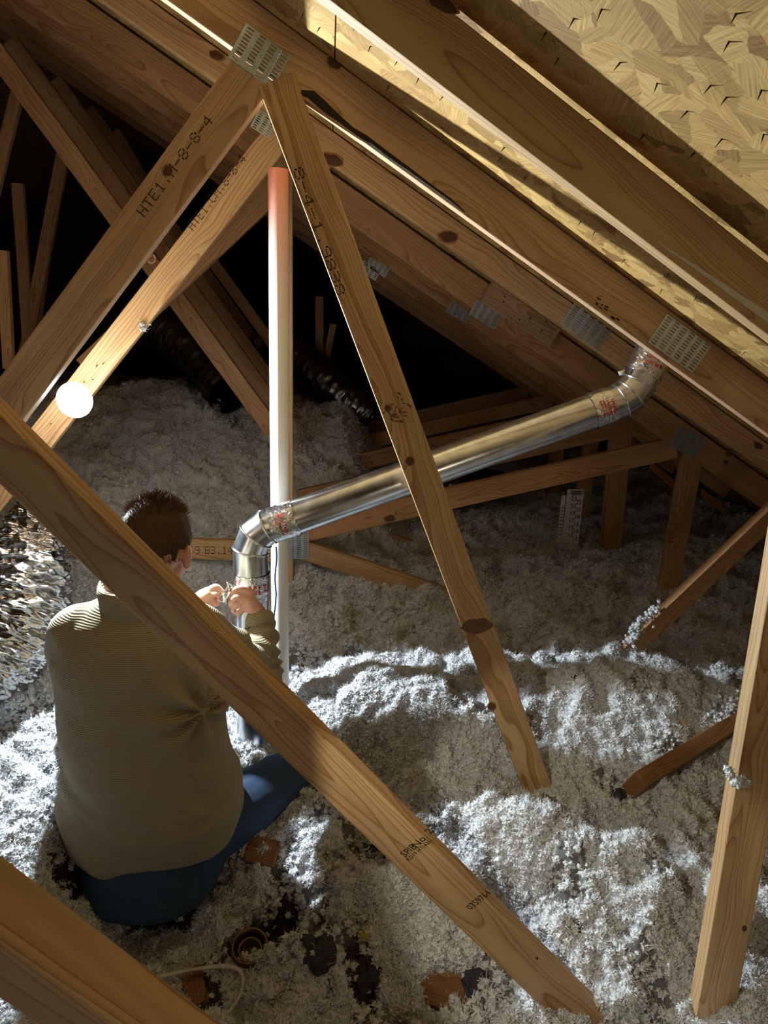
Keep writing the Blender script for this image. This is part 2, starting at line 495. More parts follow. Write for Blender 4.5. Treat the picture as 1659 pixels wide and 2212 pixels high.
def gusset(parent, b, c0, c1, c2, ncol, nrow, mat=None, across=True):
    """punched nail plate: c0 -> c1 first edge, c1 -> c2 second edge (pixels on board b); columns of slots stand along the second edge"""
    P, n = front(b)
    A, B, C = [on(b, *p, 0.0) for p in (c0, c1, c2)]
    Lx = (B - A).length; x = (B - A).normalized()
    y = n.cross(x); s = 1 if (C - B).dot(y) > 0 else -1
    Ly = abs((C - B).dot(y))
    vs, fs = [], []

    def quad(x0, x1, y0, y1):
        k = len(vs)
        vs.extend([(x0, y0, 0), (x1, y0, 0), (x1, y1, 0), (x0, y1, 0)]); fs.append((k, k + 1, k + 2, k + 3))
    cw = Lx / ncol
    for c in range(ncol):
        xa = c * cw; g = cw * 0.17
        quad(xa, xa + g, 0, Ly); quad(xa + cw - g, xa + cw, 0, Ly)
        xa2, xb2 = xa + g, xa + cw - g
        rp = Ly / (nrow + 0.5); off = (0.25 if c % 2 else 0.0) * rp + rp * 0.25
        y = 0.0
        for r in range(nrow):
            ya = off + r * rp + rp * 0.25; yb = ya + rp * 0.52
            quad(xa2, xb2, y, ya); y = yb
            # small punched teeth lips on both sides of the slot
            k = len(vs); t = (xb2 - xa2) * 0.18
            vs.extend([(xa2, ya, 0), (xa2 + t, ya, -0.001), (xa2 + t, yb, -0.001), (xa2, yb, 0)]); fs.append((k, k + 1, k + 2, k + 3))
        quad(xa2, xb2, y, Ly)
    vs = [(v[0] - Lx / 2, v[1] - Ly / 2, v[2]) for v in vs]
    O = A + x * Lx / 2 + (n.cross(x)) * s * Ly / 2
    M = frame(O + n * 0.0022, x, n)
    o = from_pd('gusset_plate', vs, fs, mat or M_PLATE, parent, M)
    md = o.modifiers.new('thickness', 'SOLIDIFY'); md.thickness = 0.0012; md.offset = -1
    return o


# ================================================================== SETTING
# roof deck of strand board panels
ceil = empty('ceiling', (0, 4, 2.2), kind='structure')
cs = math.sqrt(1 + TS * TS)
dsl = Vector((1, 0, -TS)).normalized()           # down the slope
nrm = Vector((-TS, 0, -1)).normalized()          # facing the attic
X_SEAM = at_plane(1560, 768, Vector((0, 0, ZC)), nrm).x
RIDGE_X = -2.3
course = 1.22 / cs
xs0 = X_SEAM
while xs0 - course > RIDGE_X: xs0 -= course
edges_x = [RIDGE_X]
x_ = xs0
while x_ < 3.6:
    edges_x.append(x_); x_ += course
edges_x.append(3.7)
for i in range(len(edges_x) - 1):
    xa, xb = edges_x[i] + 0.0015, edges_x[i + 1] - 0.0015
    yst = -1.6 + (1.22 if i % 2 else 0.0)
    ycuts = [-1.9] + [y for y in (yst + 2.44 * k for k in range(6)) if -1.8 < y < 9.0] + [9.3]
    for j in range(len(ycuts) - 1):
        ya, yb = ycuts[j] + 0.0015, ycuts[j + 1] - 0.0015
        C = Vector(((xa + xb) / 2, (ya + yb) / 2, deck_z((xa + xb) / 2)))
        M = frame(C, dsl, nrm)
        mesh_obj('strand_board_panel', box_mesh('strand_board_panel', (xb - xa) * cs, yb - ya, 0.012, 0.0), M_OSB, ceil,
                 M @ Matrix.Translation((0, 0, -0.006)))
# the far slope beyond the ridge
zr = deck_z(RIDGE_X)
C = Vector((RIDGE_X - 1.7, 3.7, zr - 1.7 * TS))
mesh_obj('strand_board_panel', box_mesh('far_slope', 3.4 * cs, 11.2, 0.012, 0.0), M_OSB, ceil,
         frame(C, Vector((1, 0, TS)), Vector((TS, 0, -1))) @ Matrix.Translation((0, 0, -0.006)))

# roofing nail tips that come through the deck
bm = bmesh.new()
bmesh.ops.create_cone(bm, cap_ends=True, segments=6, radius1=0.0016, radius2=0.0003, depth=0.014)
nail_me = bpy.data.meshes.new('nail'); bm.to_mesh(nail_me); bm.free(); nail_me.materials.append(M_NAIL)
nail_px = [(1083, 340), (1136, 382), (1233, 515), (1285, 500), (1207, 125), (1272, 258), (1390, 292), (1485, 240), (1570, 210),
           (1645, 195), (1575, 90), (1440, 570), (1430, 625), (1505, 640), (1300, 20), (1180, 70), (1445, 590), (1610, 760), (860, 130),
           (905, 168), (800, 100), (770, 52), (1010, 215), (690, 60), (655, 30), (1090, 318), (1340, 135), (1500, 330), (1535, 185), (1650, 290),
           (1560, 300), (1420, 180), (960, 205), (1255, 478), (1350, 560), (1610, 655), (1535, 590), (840, 185), (1590, 30), (1240, 40)]
for px, py in nail_px:
    P = at_plane(px, py, Vector((0, 0, ZC)), nrm)
    d = (nrm + Vector((random.uniform(-.3, .3), random.uniform(-.3, .3), random.uniform(-.2, .2)))).normalized()
    o = bpy.data.objects.new('nail', nail_me)
    put(o, ceil, frame(P + d * 0.006, d.orthogonal(), d))

# drywall floor under the insulation, end walls
floor = mesh_obj('floor', box_mesh('floor', 12, 12.5, 0.05, 0.0), plain('drywall', (0.42, 0.40, 0.37), 0.9), None, Matrix.Translation((0, 4.0, -0.025)))
tag(floor, kind='structure')
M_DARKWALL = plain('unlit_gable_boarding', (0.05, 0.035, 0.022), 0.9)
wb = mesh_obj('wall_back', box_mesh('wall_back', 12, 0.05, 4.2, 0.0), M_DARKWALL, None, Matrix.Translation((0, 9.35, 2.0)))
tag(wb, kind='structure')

# ================================================================== TRUSSES
truss = {}
for k in range(0, 9):
    truss[k] = empty('roof_truss', (0, TY[k], 0), cat='roof truss', group='roof trusses')


def top_chord(k, b0, b1, mat, e0=0.6, e1=0.6, wmin=None):
    """lower front edge through two pixels, upper edge on the deck"""
    Y = TY[k]
    B0, B1 = at(*b0, Y), at(*b1, Y)
    d = (B1 - B0).normalized()
    perp = Vector((0, -1, 0)).cross(d)
    if perp.z < 0: perp = -perp
    mids = (B0 + B1) / 2
    # distance to deck along perp
    hmid = (deck_z(mids.x) - mids.z) * math.cos(math.atan(TS))
    dd = (d + dsl).normalized()
    wv = hmid - 0.004
    C = mids + perp * wv / 2
    Lh = (B1 - B0).length
    C = C + dd * (e1 - e0) / 2
    return board_from('top_chord', truss[k], C, dsl, Lh + e0 + e1, wv, 0.038, 0, mat)


R = {}
R[1] = top_chord(1, (1000, 212), (1596, 640), M_WOOD, 2.6, 0.9)
R[2] = top_chord(2, (648, 206), (1659, 946), M_WOODG, 2.4, 0.7)
R[3] = top_chord(3, (735, 366), (1659, 1022), M_WOOD3, 2.6, 0.6)
R[4] = top_chord(4, (760, 488), (1447, 950), M_WOOD2, 2.8, 0.8)
# chords further back repeat the profile of truss 4
M4 = WM[R[4].name]
for k in range(5, 9):
    M = Matrix.Translation((0, TY[k] - TY[4], 0)) @ M4
    R[k] = mesh_obj('top_chord', R[4].data, M_WOOD2, truss[k], M); o_th[R[k].name] = 0.038
M = Matrix.Translation((0, TY[0] - TY[1], 0)) @ WM[R[1].name]
R[0] = mesh_obj('top_chord', R[1].data, M_WOOD, truss[0], M); o_th[R[0].name] = 0.038

WB = {}
# truss 0: blurred board in the lower left corner
WB['0'] = board('web', truss[0], (0, 1972), (320, 2199), (0, 2225), (120, 2310), TY[0], wid=0.089, e0=0.35, e1=0.3, twist=0.45, mat=M_WOOD3)
# truss 1: the big diagonal and the post on the right
WB['1'] = board('web', truss[1], (0, 878), (1380, 2240), (0, 1070), (1200, 2240), TY[1], wid=0.098, e0=0.3, e1=0.3, twist=0.22, mat=M_WOOD3)
WB['1r'] = board('web', truss[1], (1659, 1330), (1520, 2090), (1745, 1330), (1610, 2090), TY[1], wid=0.092, e0=0.3, e1=0.2, twist=0.0, mat=M_WOOD)
# truss 2
WB['2a'] = board('web', truss[2], (502, 139), (0, 800), (575, 190), (72, 891), TY[2] - 0.001, e1=0.35, mat=M_WOODG)
WB['2b'] = board('web', truss[2], (568, 205), (1140, 1740), (650, 205), (1210, 1740), TY[2] - 0.004, e0=0.02, e1=0.12, mat=M_WOOD)
# truss 3
WB['3a'] = board('web', truss[3], (565, 290), (85, 895), (600, 338), (131, 946), TY[3], e0=0.04, e1=0.7, mat=M_WOOD)
WB['3b'] = board('web', truss[3], (1659, 1098), (1330, 1418), (1659, 1158), (1300, 1490), TY[3] - 0.05, e0=0.5, e1=0.25, twist=-0.1, mat=M_WOOD2)
# truss 4
WB['4r'] = board('web', truss[4], (700, 1112), (1442, 952), (667, 1173), (1450, 990), TY[4], e0=0.05, e1=0.03, mat=M_WOOD2)
WB['4d'] = board('web', truss[4], (667, 1172), (947, 1265), (658, 1211), (905, 1291), TY[4] + 0.002, e0=0.03, e1=0.06, mat=M_WOOD)
WB['4s'] = board('stud', truss[4], (590, 380), (597, 1400), (631, 380), (634, 1400), TY[4] - 0.002, e0=0.25, e1=0.3, mat=M_WOOD)
WB['4p'] = board('post', truss[4], (1478, 985), (1425, 1270), (1519, 985), (1470, 1270), TY[4] + 0.001, e0=0.02, e1=0.15, mat=M_WOOD2)
WB['4c'] = board('bottom_chord', truss[4], (200, 1158), (600, 1172), (200, 1202), (600, 1214), TY[4], e0=0.9, e1=0.0, mat=M_WOOD)
dM = lambda a, k: Matrix.Translation((0, TY[k] - TY[a], 0))


def repeat(key, a, ks, mat=None):
    for k in ks:
        o = mesh_obj(WB[key].name.split('.')[0], WB[key].data, None, truss[k], dM(a, k) @ WM[WB[key].name])
        o_th[o.name] = 0.038
        WB[key + str(k)] = o


repeat('4r', 4, (5, 6, 7, 8))
repeat('4d', 4, (5,))
repeat('4p', 4, (6, 7))
WB['4a'] = board('web', truss[4], (524, 425), (290, 647), (574, 468), (340, 690), TY[4], wid=0.089, e0=0.25, e1=0.35, mat=M_WOOD2)
WB['5a'] = board('web', truss[5], (0, 105), (580, 888), (0, 150), (544, 900), TY[5], wid=0.089, e0=0.3, e1=0.1, mat=M_WOOD2)
repeat('5a', 5, (6, 7, 8))
WB['5p'] = board('post', truss[5], (1322, 930), (1295, 1225), (1365, 930), (1340, 1225), TY[5], e0=0.05, e1=0.1, mat=M_WOOD2)
# far left struts
for k, p0, p1, wd in [(6, (38, 185), (-4, 360), 0.06), (7, (134, 335), (66, 690), 0.075), (7, (36, 395), (58, 720), 0.07),
                      (8, (104, 500), (78, 700), 0.06), (5, (2, 540), (12, 720), 0.05), (8, (250, 280), (322, 400), 0.05),
                      (7, (455, 560), (600, 760), 0.07), (8, (690, 640), (690, 790), 0.06), (8, (720, 700), (700, 800), 0.05)]:
    A, B = at(*p0, TY[k]), at(*p1, TY[k])
    B = A + (B - A) * (1.45 if p0[0] < 240 else 1.1)
    board_from('web', truss[k], (A + B) / 2, B - A, (B - A).length, wd, 0.038, 0, M_WOOD2)

# ---- nail plates
gusset(truss[2], R[2], (532, 50), (628, 122), (590, 195), 4, 10)
gusset(truss[2], R[2], (1440, 678), (1536, 747), (1500, 810), 6, 10)
gusset(truss[3], R[3], (1240, 654), (1322, 712), (1292, 757), 5, 10)
gusset(truss[3], R[3], (560, 235), (600, 262), (580, 300), 3, 8)
gusset(truss[4], R[4], (1030, 648), (1085, 682), (1068, 712), 4, 9)
gusset(truss[4], R[4], (1470, 920), (1525, 950), (1497, 990), 4, 9)
gusset(truss[4], WB['4s'], (622, 1148), (667, 1148), (667, 1207), 3, 14)
gusset(truss[5], R[5], (975, 650), (1018, 676), (1005, 698), 4, 6)
gusset(truss[5], R[5], (785, 562), (822, 588), (812, 608), 4, 5)
gusset(truss[5], R[5], (800, 555), (842, 580), (832, 600), 4, 5)

# ---- lettering
dots(WB['2a'], 'HTE1.M-8-8-4', (312, 470), (462, 262), 22)
dots(WB['3a'], 'HTE1.CM.8-8-4', (418, 500), (534, 345), 20)
dots(WB['2b'], '8-4-1.9838', (632, 366), (728, 640), 22)
dots(WB['4c'], '69', (408, 1197), (432, 1197), 18)
dots(WB['4c'], 'B3.14', (443, 1197), (503, 1197), 18)
dots(WB['4s'], 'HM4', (623, 1278), (623, 1316), 10)
dots(WB['4s'], 'R4', (623, 1326), (623, 1350), 10)
dots(WB['4p'], 'HTE1', (1454, 1172), (1460, 1126), 14, M_STAIN)
dots(WB['4p'], 'CH', (1461, 1114), (1464, 1092), 14, M_STAIN)
letter(WB['1'], 'SPIB.', (876, 1852), (905, 1828), 17)
letter(WB['1'], 'No. 2', (902, 1832), (937, 1796), 17)
letter(WB['1'], 'KD19 HT(435)', (886, 1862), (938, 1818), 13)
letter(WB['1'], '0359764', (1018, 1966), (1062, 1930), 16)

# ---- knots, bark and stains
knot(WB['2b'], 886, 996, 9, 9)
knot(WB['2b'], 1063, 1526, 8, 8)
knot(WB['2b'], 838, 882, 7, 6)
knot(R[3], 968, 512, 19, 11, 0.1)
knot(R[3], 716, 345, 24, 12, 0.3)
knot(R[2], 722, 135, 16, 12, 0.6)
knot(R[1], 955, 8, 34, 14, 0.5)
knot(R[3], 468, 120, 15, 9, 0.4)
knot(WB['2a'], 362, 368, 10, 12, 0.3)
knot(WB['3a'], 328, 561, 6, 8, 0.5)
knot(WB['4r'], 842, 1120, 12, 7, -0.2)
knot(WB['1'], 1160, 2070, 3, 3)
knot(R[4], 1575, 980, 8, 5, 0.3)
knot(R[4], 1568, 998, 5, 4, 0.3)
knot(R[3], 1638, 963, 10, 6, 0.5)
knot(WB['1r'], 1608, 2006, 5, 6, 0)
# bark streak along the lower edge of chord 2
pts = [(648, 200, 10), (672, 206, 22), (700, 232, 20), (730, 256, 14), (760, 280, 9), (790, 300, 12), (840, 338, 12), (880, 366, 9), (930, 402, 8), (975, 435, 7), (1004, 458, 2)]
P, nn = front(R[2])
vs = []
for i, (x, y, wd) in enumerate(pts):
    j = random.uniform(0.8, 1.25)
    vs.append(on(R[2], x + wd * 0.3, y - wd * 0.55 * j, 0.001)); vs.append(on(R[2], x, y + 1, 0.004)); vs.append(on(R[2], x - wd * .25, y + wd * 0.30, 0.001))
Mb = frame(vs[0], vs[-1] - vs[0], nn); Mi = Mb.inverted()
fs = []
for i in range(len(pts) - 1):
    for q in (0, 1):
        a = i * 3 + q; fs.append((a + 1, a, a + 3, a + 4))
bk = from_pd('bark_strip', [Mi @ v for v in vs], fs, M_BARK, R[2], Mb)
for i in range(34):
    t = random.gauss(0, 1)
    blob_poly('stain', WB['2b'], 862 + random.gauss(0, 14), 888 + random.gauss(0, 14), random.uniform(2, 7), random.uniform(1, 3), 0.4 + random.gauss(0, .4), M_STAIN, 0.0004 + i * 1e-6, 8, 0.3)
# dark band on web 2b
blob_poly('stain', WB['2b'], 1032, 1352, 33, 16, -0.12, M_STAIN, 0.0005, 24, 0.10)
for i in range(10):
    blob_poly('stain', R[2], 1285 + i * 5 + random.gauss(0, 3), 642 + i * 5 + random.gauss(0, 5), random.uniform(2, 6), random.uniform(1, 3), 0.6, M_BARK, 0.0004, 8, 0.3)
# pale residue smeared along the lower edge of chord 1, splice board nailed beside chord 4
pts = [(1425, 540, 2), (1450, 557, 4), (1490, 583, 6), (1530, 610, 8), (1580, 645, 11), (1640, 686, 14), (1690, 722, 14)]
P, nn = front(R[1]); vs = []
for (x, y, wd) in pts:
    vs += [on(R[1], x + wd * .3, y - 14 - wd * .5, .0007), on(R[1], x - wd * .3, y - 14 + wd * .6, .0007)]
Mb = frame(vs[0], vs[-1] - vs[0], nn); Mi = Mb.inverted()
from_pd('white_residue', [Mi @ v for v in vs], [(2 * i + 1, 2 * i, 2 * i + 2, 2 * i + 3) for i in range(len(pts) - 1)], plain('pale_residue', (0.62, 0.58, 0.52), 0.9), R[1], Mb)
sb = board('splice_board', truss[4], (1065, 608), (1207, 706), (1040, 650), (1188, 750), TY[4] - 0.04, mat=M_WOODG)
for (x, y) in ((1090, 640), (1088, 652), (1122, 690), (1145, 688), (1170, 715), (1180, 695)):
    blob_poly('nail_hole', sb, x, y, 2.2, 2.2, 0, M_DARKKNOT, 0.0006, 8)
# nails standing out of the web beside the work light
P, nn = front(WB['3a'])
for (x, y) in ((208, 792), (182, 826), (200, 820), (110, 915), (222, 786)):
    o = bpy.data.objects.new('bent_nail', nail_me)
    d = (nn + Vector((random.uniform(.2, .6), 0, random.uniform(.1, .5)))).normalized()
    put(o, WB['3a'], frame(on(WB['3a'], x, y) + d * 0.012, d.orthogonal(), d) @ Matrix.Diagonal((1.3, 1.3, 2.2, 1)))

# ================================================================== INSULATION
_perm = rng.permutation(512)
_perm = np.concatenate([_perm, _perm])
_val = rng.random(1024)


def vn(x, y, s=0):
    xi = np.floor(x).astype(int); yi = np.floor(y).astype(int)
    xf = x - xi; yf = y - yi
    u = xf * xf * xf * (xf * (xf * 6 - 15) + 10); v = yf * yf * yf * (yf * (yf * 6 - 15) + 10)

    def h(a, b):
        return _val[_perm[(_perm[(a + s * 17) & 511] + b) & 511]]
    return (h(xi, yi) * (1 - u) + h(xi + 1, yi) * u) * (1 - v) + (h(xi, yi + 1) * (1 - u) + h(xi + 1, yi + 1) * u) * v


def billow(x, y, f, s):
    x2 = x * 0.8 - y * 0.6; y2 = x * 0.6 + y * 0.8
    return 1.0 - np.abs(2 * vn(x2 * f + 3.1 * s, y2 * f + 7.7 * s, s) - 1)


def sst(a, b, x):
    t = np.clip((x - a) / (b - a), 0, 1)
    return t * t * (3 - 2 * t)


def bump2(X, Y, cx, cy, rx, ry):
    return np.exp(-(((X - cx) / rx) ** 2 + ((Y - cy) / ry) ** 2))


def ground(X, Y, fine=True):
    X = np.asarray(X, float); Y = np.asarray(Y, float)
    near = 0.05 + 0.12 * sst(1.1, 1.6, Y) + 0.22 * sst(1.55, 2.35, Y)
    left = 0.36 + 0.07 * sst(1.5, 2.2, Y)
    t = sst(-0.75, -0.45, X)
    z = left * (1 - t) + near * t
    z = z - 0.03 * sst(2.3, 3.0, Y)
    z -= 0.10 * sst(0.9, 1.5, X) * (1 - sst(2.4, 3.0, Y))
    # hollow the man sits in, and the dug-out strip towards the camera
    z -= 0.16 * bump2(X, Y, -0.40, 1.50, 0.30, 0.34)
    z -= 0.02 * bump2(X, Y, -0.05, 1.05, 0.45, 0.28)
    # heaps
    z += 0.10 * bump2(X, Y, 0.56, 1.62, 0.22, 0.13)
    z += 0.07 * bump2(X, Y, 0.30, 2.05, 0.35, 0.16)
    z += 0.06 * bump2(X, Y, 0.80, 1.35, 0.2, 0.16)
    z += 0.07 * bump2(X, Y, 0.95, 2.15, 0.25, 0.12)
    z += 0.05 * bump2(X, Y, 0.05, 1.35, 0.16, 0.14)
    # deep drift behind on the left
    edge = 0.10 + 0.06 * (Y - 3.0)
    mask = 1 - sst(edge - 0.12, edge + 0.35, X)
    z += mask * (0.15 * sst(2.93, 3.10, Y) + 0.46 * sst(3.0, 4.8, Y) + 0.10 * bump2(X, Y, -1.05, 4.7, 0.35, 0.5))
    z -= 0.25 * sst(5.2, 7.0, Y) * mask
    # hollows torn into it
    z -= 0.07 * sst(0.60, 0.74, vn(X * 6.3 + 9, Y * 6.3, 13)) * (1 - 0.6 * sst(1.9, 2.4, Y))
    # lumps
    amp = 1.0
    z += 0.060 * (billow(X, Y, 2.2, 1) - 0.5) + (0.050 + 0.04 * (1 - sst(1.5, 2.0, Y))) * (billow(X, Y, 5.0, 2) - 0.5) + 0.045 * (billow(X, Y, 11.0, 3) - 0.5)
    if fine:
        z += 0.032 * (billow(X, Y, 24.0, 4) - 0.5) + 0.020 * (billow(X, Y, 52.0, 5) - 0.5) + 0.007 * (vn(X * 110, Y * 110, 6) - 0.5)
    return np.maximum(z, 0.012)


def gz(x, y):
    return float(ground(np.array([x]), np.array([y]))[0])


nr, nc = 760, 620
Yr = 0.45 * (9.2 / 0.45) ** (np.linspace(0, 1, nr))
S = np.linspace(-1.15, 1.15, nc)
YY = np.repeat(Yr[:, None], nc, 1)
XX = S[None, :] * (YY * 0.85 + 0.55)
jx = (vn(XX * 45, YY * 45, 8) - 0.5) * 0.02; jy = (vn(XX * 45, YY * 45, 9) - 0.5) * 0.02
ZZ = ground(XX, YY)
ZZ -= 0.03 * sst(0.60, 0.72, vn(XX * 11, YY * 11, 14)) * (1 - sst(1.55, 1.85, YY)) * (1 - sst(0.30, 0.55, XX))
ZZ = np.maximum(ZZ, 0.005)
co = np.stack([XX + jx, YY + jy, ZZ], -1).reshape(-1, 3).astype(np.float32)
idx = np.arange(nr * nc).reshape(nr, nc)
quads = np.stack([idx[:-1, :-1], idx[:-1, 1:], idx[1:, 1:], idx[1:, :-1]], -1).reshape(-1, 4)
qc = co[quads].mean(axis=1)
quads = quads[(qc[:, 0] > -4.6) & (qc[:, 2] < ZC - TS * qc[:, 0] - 0.03)]
me = bpy.data.meshes.new('insulation')
me.vertices.add(len(co)); me.vertices.foreach_set('co', co.ravel())
me.loops.add(quads.size); me.loops.foreach_set('vertex_index', quads.ravel().astype(np.int32))
me.polygons.add(len(quads)); me.polygons.foreach_set('loop_start', np.arange(0, quads.size, 4, dtype=np.int32))
me.update(calc_edges=True)
me.polygons.foreach_set('use_smooth', np.ones(len(quads), bool))
den = 15000.0 * (1 - sst(2.0, 3.6, co[:, 1])) + 1900.0 * sst(2.0, 3.6, co[:, 1]) * (1 - sst(5.0, 6.5, co[:, 1]))
# only where the land can be seen from about here
vis = (np.abs(co[:, 0] - 0.1) < co[:, 1] * 0.72 + 0.35) & (co[:, 1] > 0.7)
den = den * vis
den *= 0.45 + 0.9 * vn(co[:, 0] * 6, co[:, 1] * 6, 11)
dirt_shade = sst(0.60, 0.72, vn(co[:, 0] * 11, co[:, 1] * 11, 14)) * (1 - sst(1.55, 1.85, co[:, 1])) * (1 - sst(0.30, 0.55, co[:, 0]))  # dark debris plus the shade of the hollows, painted into the fluff
dirt_shade = np.maximum(dirt_shade, sst(0.70, 0.80, vn(co[:, 0] * 9, co[:, 1] * 9, 15)) * (1 - sst(2.3, 2.6, co[:, 1])) * 0.8)
den *= 1 - 0.93 * dirt_shade
a = me.attributes.new('dirt_shade', 'FLOAT', 'POINT'); a.data.foreach_set('value', dirt_shade.astype(np.float32))
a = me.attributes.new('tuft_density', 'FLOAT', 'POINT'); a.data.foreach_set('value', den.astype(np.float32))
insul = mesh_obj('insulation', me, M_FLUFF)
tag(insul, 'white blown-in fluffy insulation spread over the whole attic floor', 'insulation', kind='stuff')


def tuft_mesh(seed, fibres=14, core=0.0072):
    r = random.Random(seed)
    bm = bmesh.new()
    bmesh.ops.create_icosphere(bm, subdivisions=3, radius=1.0)
    off = Vector((seed * 3.7, seed * 1.3, 0))
    for v in bm.verts:
        n = v.co.normalized()
        k = 0.75 + 0.95 * mnoise.noise(n * 2.3 + off) + 0.5 * mnoise.noise(n * 5 + off)
        v.co = n * core * max(0.15, k)
        v.co.z *= 0.8
    for i in range(fibres):
        d = Vector((r.gauss(0, 1), r.gauss(0, 1), r.gauss(0, 1) + 0.5)).normalized()
        p = d * core * r.uniform(0.2, 0.8)
        side = d.orthogonal().normalized(); wd = r.uniform(0.0004, 0.0007)
        bend = Vector((r.gauss(0, 1), r.gauss(0, 1), r.gauss(0, 1))) * 0.55
        prev = None
        ln = core * r.uniform(0.7, 1.7)
        for s in range(4):
            t = s / 3
            q = p + (d + bend * t * t).normalized() * ln * t
            wv = wd * (1 - 0.6 * t)
            a1, a2 = bm.verts.new(q + side * wv), bm.verts.new(q - side * wv)
            if prev: bm.faces.new((prev[0], a1, a2, prev[1]))
            prev = (a1, a2)
    me = bpy.data.meshes.new('tuft')
    bm.to_mesh(me); bm.free(); me.materials.append(M_TUFT)
    me.polygons.foreach_set('use_smooth', [True] * len(me.polygons))
    return me


M_TUFT, nt, b = newmat('insulation_tuft')
b.inputs['Base Color'].default_value = (0.86, 0.88, 0.90, 1); b.inputs['Roughness'].default_value = 1.0
b.inputs['Specular IOR Level'].default_value = 0.05
_tc = N(nt, 'ShaderNodeTexCoord'); _n = N(nt, 'ShaderNodeTexNoise'); _n.inputs['Scale'].default_value = 250; nt.links.new(_tc.outputs['Object'], _n.inputs['Vector'])
_r = ramp(nt, [(0.3, (0.60, 0.61, 0.62)), (0.6, (0.76, 0.78, 0.80))]); nt.links.new(_n.outputs['Fac'], _r.inputs['Fac']); nt.links.new(_r.outputs[0], b.inputs['Base Color'])
_tr = N(nt, 'ShaderNodeBsdfTranslucent'); _tr.inputs[0].default_value = (0.85, 0.85, 0.84, 1)
_mx = N(nt, 'ShaderNodeMixShader'); _mx.inputs[0].default_value = 0.15
nt.links.new(b.outputs[0], _mx.inputs[1]); nt.links.new(_tr.outputs[0], _mx.inputs[2])
nt.links.new(_mx.outputs[0], nt.nodes['Material Output'].inputs[0])

tcol = bpy.data.collections.new('tuft_shapes')
TUFTS = [tuft_mesh(s) for s in range(1, 7)]
for m_ in TUFTS:
    tcol.objects.link(bpy.data.objects.new('tuft', m_))
ng = bpy.data.node_groups.new('scatter_tufts', 'GeometryNodeTree')
ng.interface.new_socket('Geometry', in_out='INPUT', socket_type='NodeSocketGeometry')
ng.interface.new_socket('Geometry', in_out='OUTPUT', socket_type='NodeSocketGeometry')
gi = ng.nodes.new('NodeGroupInput'); go = ng.nodes.new('NodeGroupOutput')
dp = ng.nodes.new('GeometryNodeDistributePointsOnFaces'); dp.inputs['Seed'].default_value = 3
na = ng.nodes.new('GeometryNodeInputNamedAttribute'); na.data_type = 'FLOAT'; na.inputs['Name'].default_value = 'tuft_density'
ip = ng.nodes.new('GeometryNodeInstanceOnPoints'); ci = ng.nodes.new('GeometryNodeCollectionInfo')
ci.inputs['Collection'].default_value = tcol; ci.inputs['Separate Children'].default_value = True; ci.inputs['Reset Children'].default_value = True
ip.inputs['Pick Instance'].default_value = True
rr = ng.nodes.new('FunctionNodeRandomValue'); rr.data_type = 'FLOAT_VECTOR'; rr.inputs['Min'].default_value = (-0.9, -0.9, 0); rr.inputs['Max'].default_value = (0.9, 0.9, 6.28)
rs = ng.nodes.new('FunctionNodeRandomValue'); rs.data_type = 'FLOAT'; rs.inputs[2].default_value = 0.6; rs.inputs[3].default_value = 1.9; rs.inputs['Seed'].default_value = 5
jg = ng.nodes.new('GeometryNodeJoinGeometry')
lk = ng.links.new
lk(gi.outputs[0], dp.inputs['Mesh']); lk(na.outputs['Attribute'], dp.inputs['Density'])
lk(dp.outputs['Points'], ip.inputs['Points']); lk(ci.outputs[0], ip.inputs['Instance'])
lk(rr.outputs[0], ip.inputs['Rotation']); lk(rs.outputs[1], ip.inputs['Scale'])
lk(gi.outputs[0], jg.inputs[0]); lk(ip.outputs[0], jg.inputs[0]); lk(jg.outputs[0], go.inputs[0])
gm = insul.modifiers.new('tufts', 'NODES'); gm.node_group = ng


def clump(label, pts, n, spread, group=None):
    """a wad of insulation hanging on a board: many tufts in one object"""
    r = random.Random(len(label))
    vs, fs = [], []
    base = [(np.array([v.co[:] for v in t.vertices]), [tuple(p.vertices) for p in t.polygons]) for t in TUFTS]
    pts = [Vector(p) for p in pts]
    for i in range(n):
        k = r.random() * (len(pts) - 1); j = min(int(k), len(pts) - 2); c = pts[j].lerp(pts[j + 1], k - j)
        c = c + Vector((r.gauss(0, spread), r.gauss(0, spread), r.gauss(0, spread)))
        V, Fc = base[r.randrange(len(base))]
        q = Matrix.Rotation(r.uniform(0, 6.28), 3, Vector((r.gauss(0, 1), r.gauss(0, 1), r.gauss(0, 1))).normalized()) * r.uniform(0.6, 1.4)
        W = V @ np.array(q).T + np.array(c)
        o_ = len(vs); vs.extend(W.tolist()); fs.extend([tuple(x + o_ for x in f) for f in Fc])
    o = from_pd('insulation_wad', [Vector(v) - pts[0] for v in vs], fs, M_TUFT, None, Matrix.Translation(pts[0]), True)
    return tag(o, label, 'insulation', kind='stuff')


def tpt(b_, px, py, lift=0.0):
    return on(b_, px, py, lift)


clump('wad of white fluff caught on the dark brace at right', [tpt(WB['3b'], 1418, 1312, .012), tpt(WB['3b'], 1385, 1345, .018), tpt(WB['3b'], 1362, 1385, .014)], 90, 0.012)
clump('small strand of white fluff stuck to the right-hand post', [tpt(WB['1r'], 1566, 1655, .008), tpt(WB['1r'], 1588, 1690, .01), tpt(WB['1r'], 1612, 1690, .006)], 20, 0.004)
clump('white fluff sitting on the brace foot at right', [tpt(WB['3b'], 1300, 1432, .01), tpt(WB['3b'], 1318, 1450, .01)], 26, 0.010)
clump('few white specks of fluff on the web beside the work light', [tpt(WB['3a'], 297, 716, .004), tpt(WB['3a'], 322, 704, .004)], 7, 0.006)

